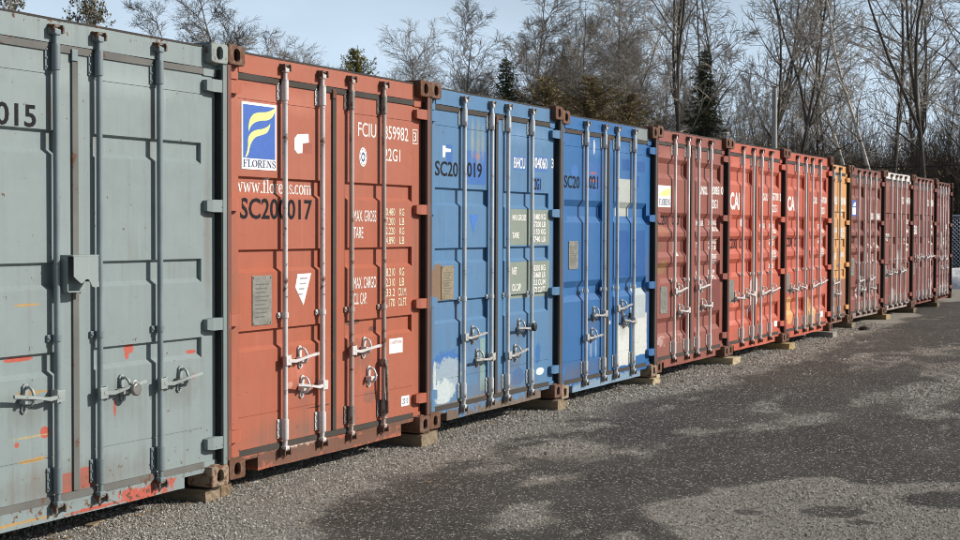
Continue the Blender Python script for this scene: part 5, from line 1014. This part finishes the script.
# deep wood: a belt of bare trees, closer at the right
def dirx(deg): return math.cos(R(deg)), math.sin(R(deg))
n_deep = 0
for k in range(84):
    a = rn.uniform(2, 27.5) if k < 60 else rn.uniform(15, 27.5); Dm = rn.uniform(56, 100); cx, sy_ = dirx(a); kd = rn.choice(['slender', 'slender', 'slender', 'birch', 'pale'])
    H = rn.uniform(6.8, 9.8)+(Dm-55)*.05+max(0, (16-a))*.12
    if a > 21: H *= .80; Dm += 12
    tree(Dm*cx, -5.3+Dm*sy_, H, kd, 'one of the many bare trees crowded deep in the wood, too alike to tell apart', rn.randrange(2) if kd in ('broad', 'slender', 'forked') else 0, rn.uniform(0, 6.28), (BK_dark, rn.choice([BK_twig, BK_brown, BK_twig])) if kd != 'birch' else (BK_pale, BK_pale), 'bare trees deep in the wood')
for k in range(22):
    a = rn.uniform(27.5, 34.5) if k < 16 else rn.uniform(35, 52); Dm = rn.uniform(66, 95); cx, sy_ = dirx(a)
    tree(Dm*cx, -5.3+Dm*sy_, (1.6+Dm*rn.uniform(.098, .122)) if k < 16 else rn.uniform(7.5, 9), rn.choice(['shrubby', 'shrubby', 'broad']), 'low bare tree of the distant hedge behind the row, too alike to tell apart', 0, rn.uniform(0, 6.28), (BK_grey, BK_grey), 'low trees of the distant hedge')
# brush: dense undergrowth
def brush(seed, W_=9, D_=4, n=900):
    rb = random.Random(seed); m = MB(); lf = MB()
    for i in range(n):
        p = Vector((rb.uniform(-W_/2, W_/2), rb.uniform(-D_/2, D_/2), 0)); H = rb.uniform(1.6, 4.6)*(1 if rb.random() < .8 else 1.3); d = Vector((rb.gauss(0, .22), rb.gauss(0, .22), 1)).normalized()
        pts = [p]
        for k in range(4): d = (d+Vector((rb.gauss(0, .13), rb.gauss(0, .13), .02))).normalized(); pts.append(pts[-1]+d*H/4)
        m.tube(pts, [.016, .013, .010, .007, .004], 3, False, False)
        for k in range(6):
            q = pts[rb.randint(1, 3)].lerp(pts[rb.randint(2, 4)], rb.random()); e = (d+Vector((rb.gauss(0, .7), rb.gauss(0, .7), rb.gauss(0, .3)))).normalized()*rb.uniform(.4, 1.1); m.tube([q, q+e*.5+Vector((0, 0, .03)), q+e], [.007, .005, .003], 3, False, False)
        if i % 2 == 0:
            for k in range(16):
                c = p+Vector((rb.gauss(0, .3), rb.gauss(0, .3), rb.uniform(.1, 1)**1.3*H*.75)); a_ = Vector((rb.gauss(0, 1), rb.gauss(0, 1), rb.gauss(0, 1))).normalized()*.06; b_ = a_.orthogonal().normalized()*.035
                lf.add([c-a_, c+b_, c+a_, c-b_], [(0, 1, 2, 3)])
    return m.mesh('brush'), lf.mesh('dead_leaves')
BR = [brush(1), brush(2)]
for k in range(34):
    if k < 24: a = 3+k*.98; Dm = rn.uniform(50, 58)+(6 if k > 16 else 0)
    else: a = rn.uniform(3, 24); Dm = rn.uniform(62, 80)
    cx, sy_ = dirx(a); r = bpy.data.objects.new('undergrowth', BR[k % 2][0]); COL.objects.link(r); r.material_slots[0].link = 'OBJECT'; r.material_slots[0].material = rn.choice([BK_brown, BK_dark, BK_brown])
    r.location = (Dm*cx, -5.3+Dm*sy_, GZ-.1); r.rotation_euler = (0, 0, R(a+90)); s_ = rn.uniform(.85, 1.25)*(1 if a < 20 else .9)+(.25 if k >= 24 else 0); r.scale = (1, 1, s_); kind(r, 'stuff'); r['label'] = 'tangled brown undergrowth at the foot of the wood'; r['category'] = 'undergrowth'
    l_ = link('dead_leaves', BR[k % 2][1], LF_brown, r); kind(l_, 'stuff')
# distant wooded ridge closing the view low down
def ridge(m):
    rb = random.Random(9)
    n_ = 90; top = []; 
    for i in range(n_+1):
        a = R(-2+60*i/n_); rr_ = 135; x, y = rr_*math.cos(a), -5.3+rr_*math.sin(a); h = 4.6+1.6*noise.noise(Vector((i*.22, 0, 0)))
        top.append((x, y, h))
    for j in range(5):
        pass
    rows = []
    for t, back in ((0, 0), (.6, 1.5), (.9, 4), (1, 8), (.9, 16)):
        rows.append([((x)*(1+back/135), (y)*(1+back/135), GZ-.3+h*t) for x, y, h in top])
    vs = [v for r_ in rows for v in r_]; w_ = n_+1
    m.add(vs, [(r_*w_+i, r_*w_+i+1, (r_+1)*w_+i+1, (r_+1)*w_+i) for r_ in range(4) for i in range(n_)], True)
g = NG('distant wood'); b = g.co(); n1 = g.noise(g.co((0, 0, 0), (1, 1, .25)), 1.1, 6, .75); g.base(g.mix(g.rng(n1, .35, .65), (.045, .038, .028), (.15, .13, .10))); g.rough(1); g.bump(n1, .8, .4)
kind(part('hills', None, ridge, g.m, None), 'structure')
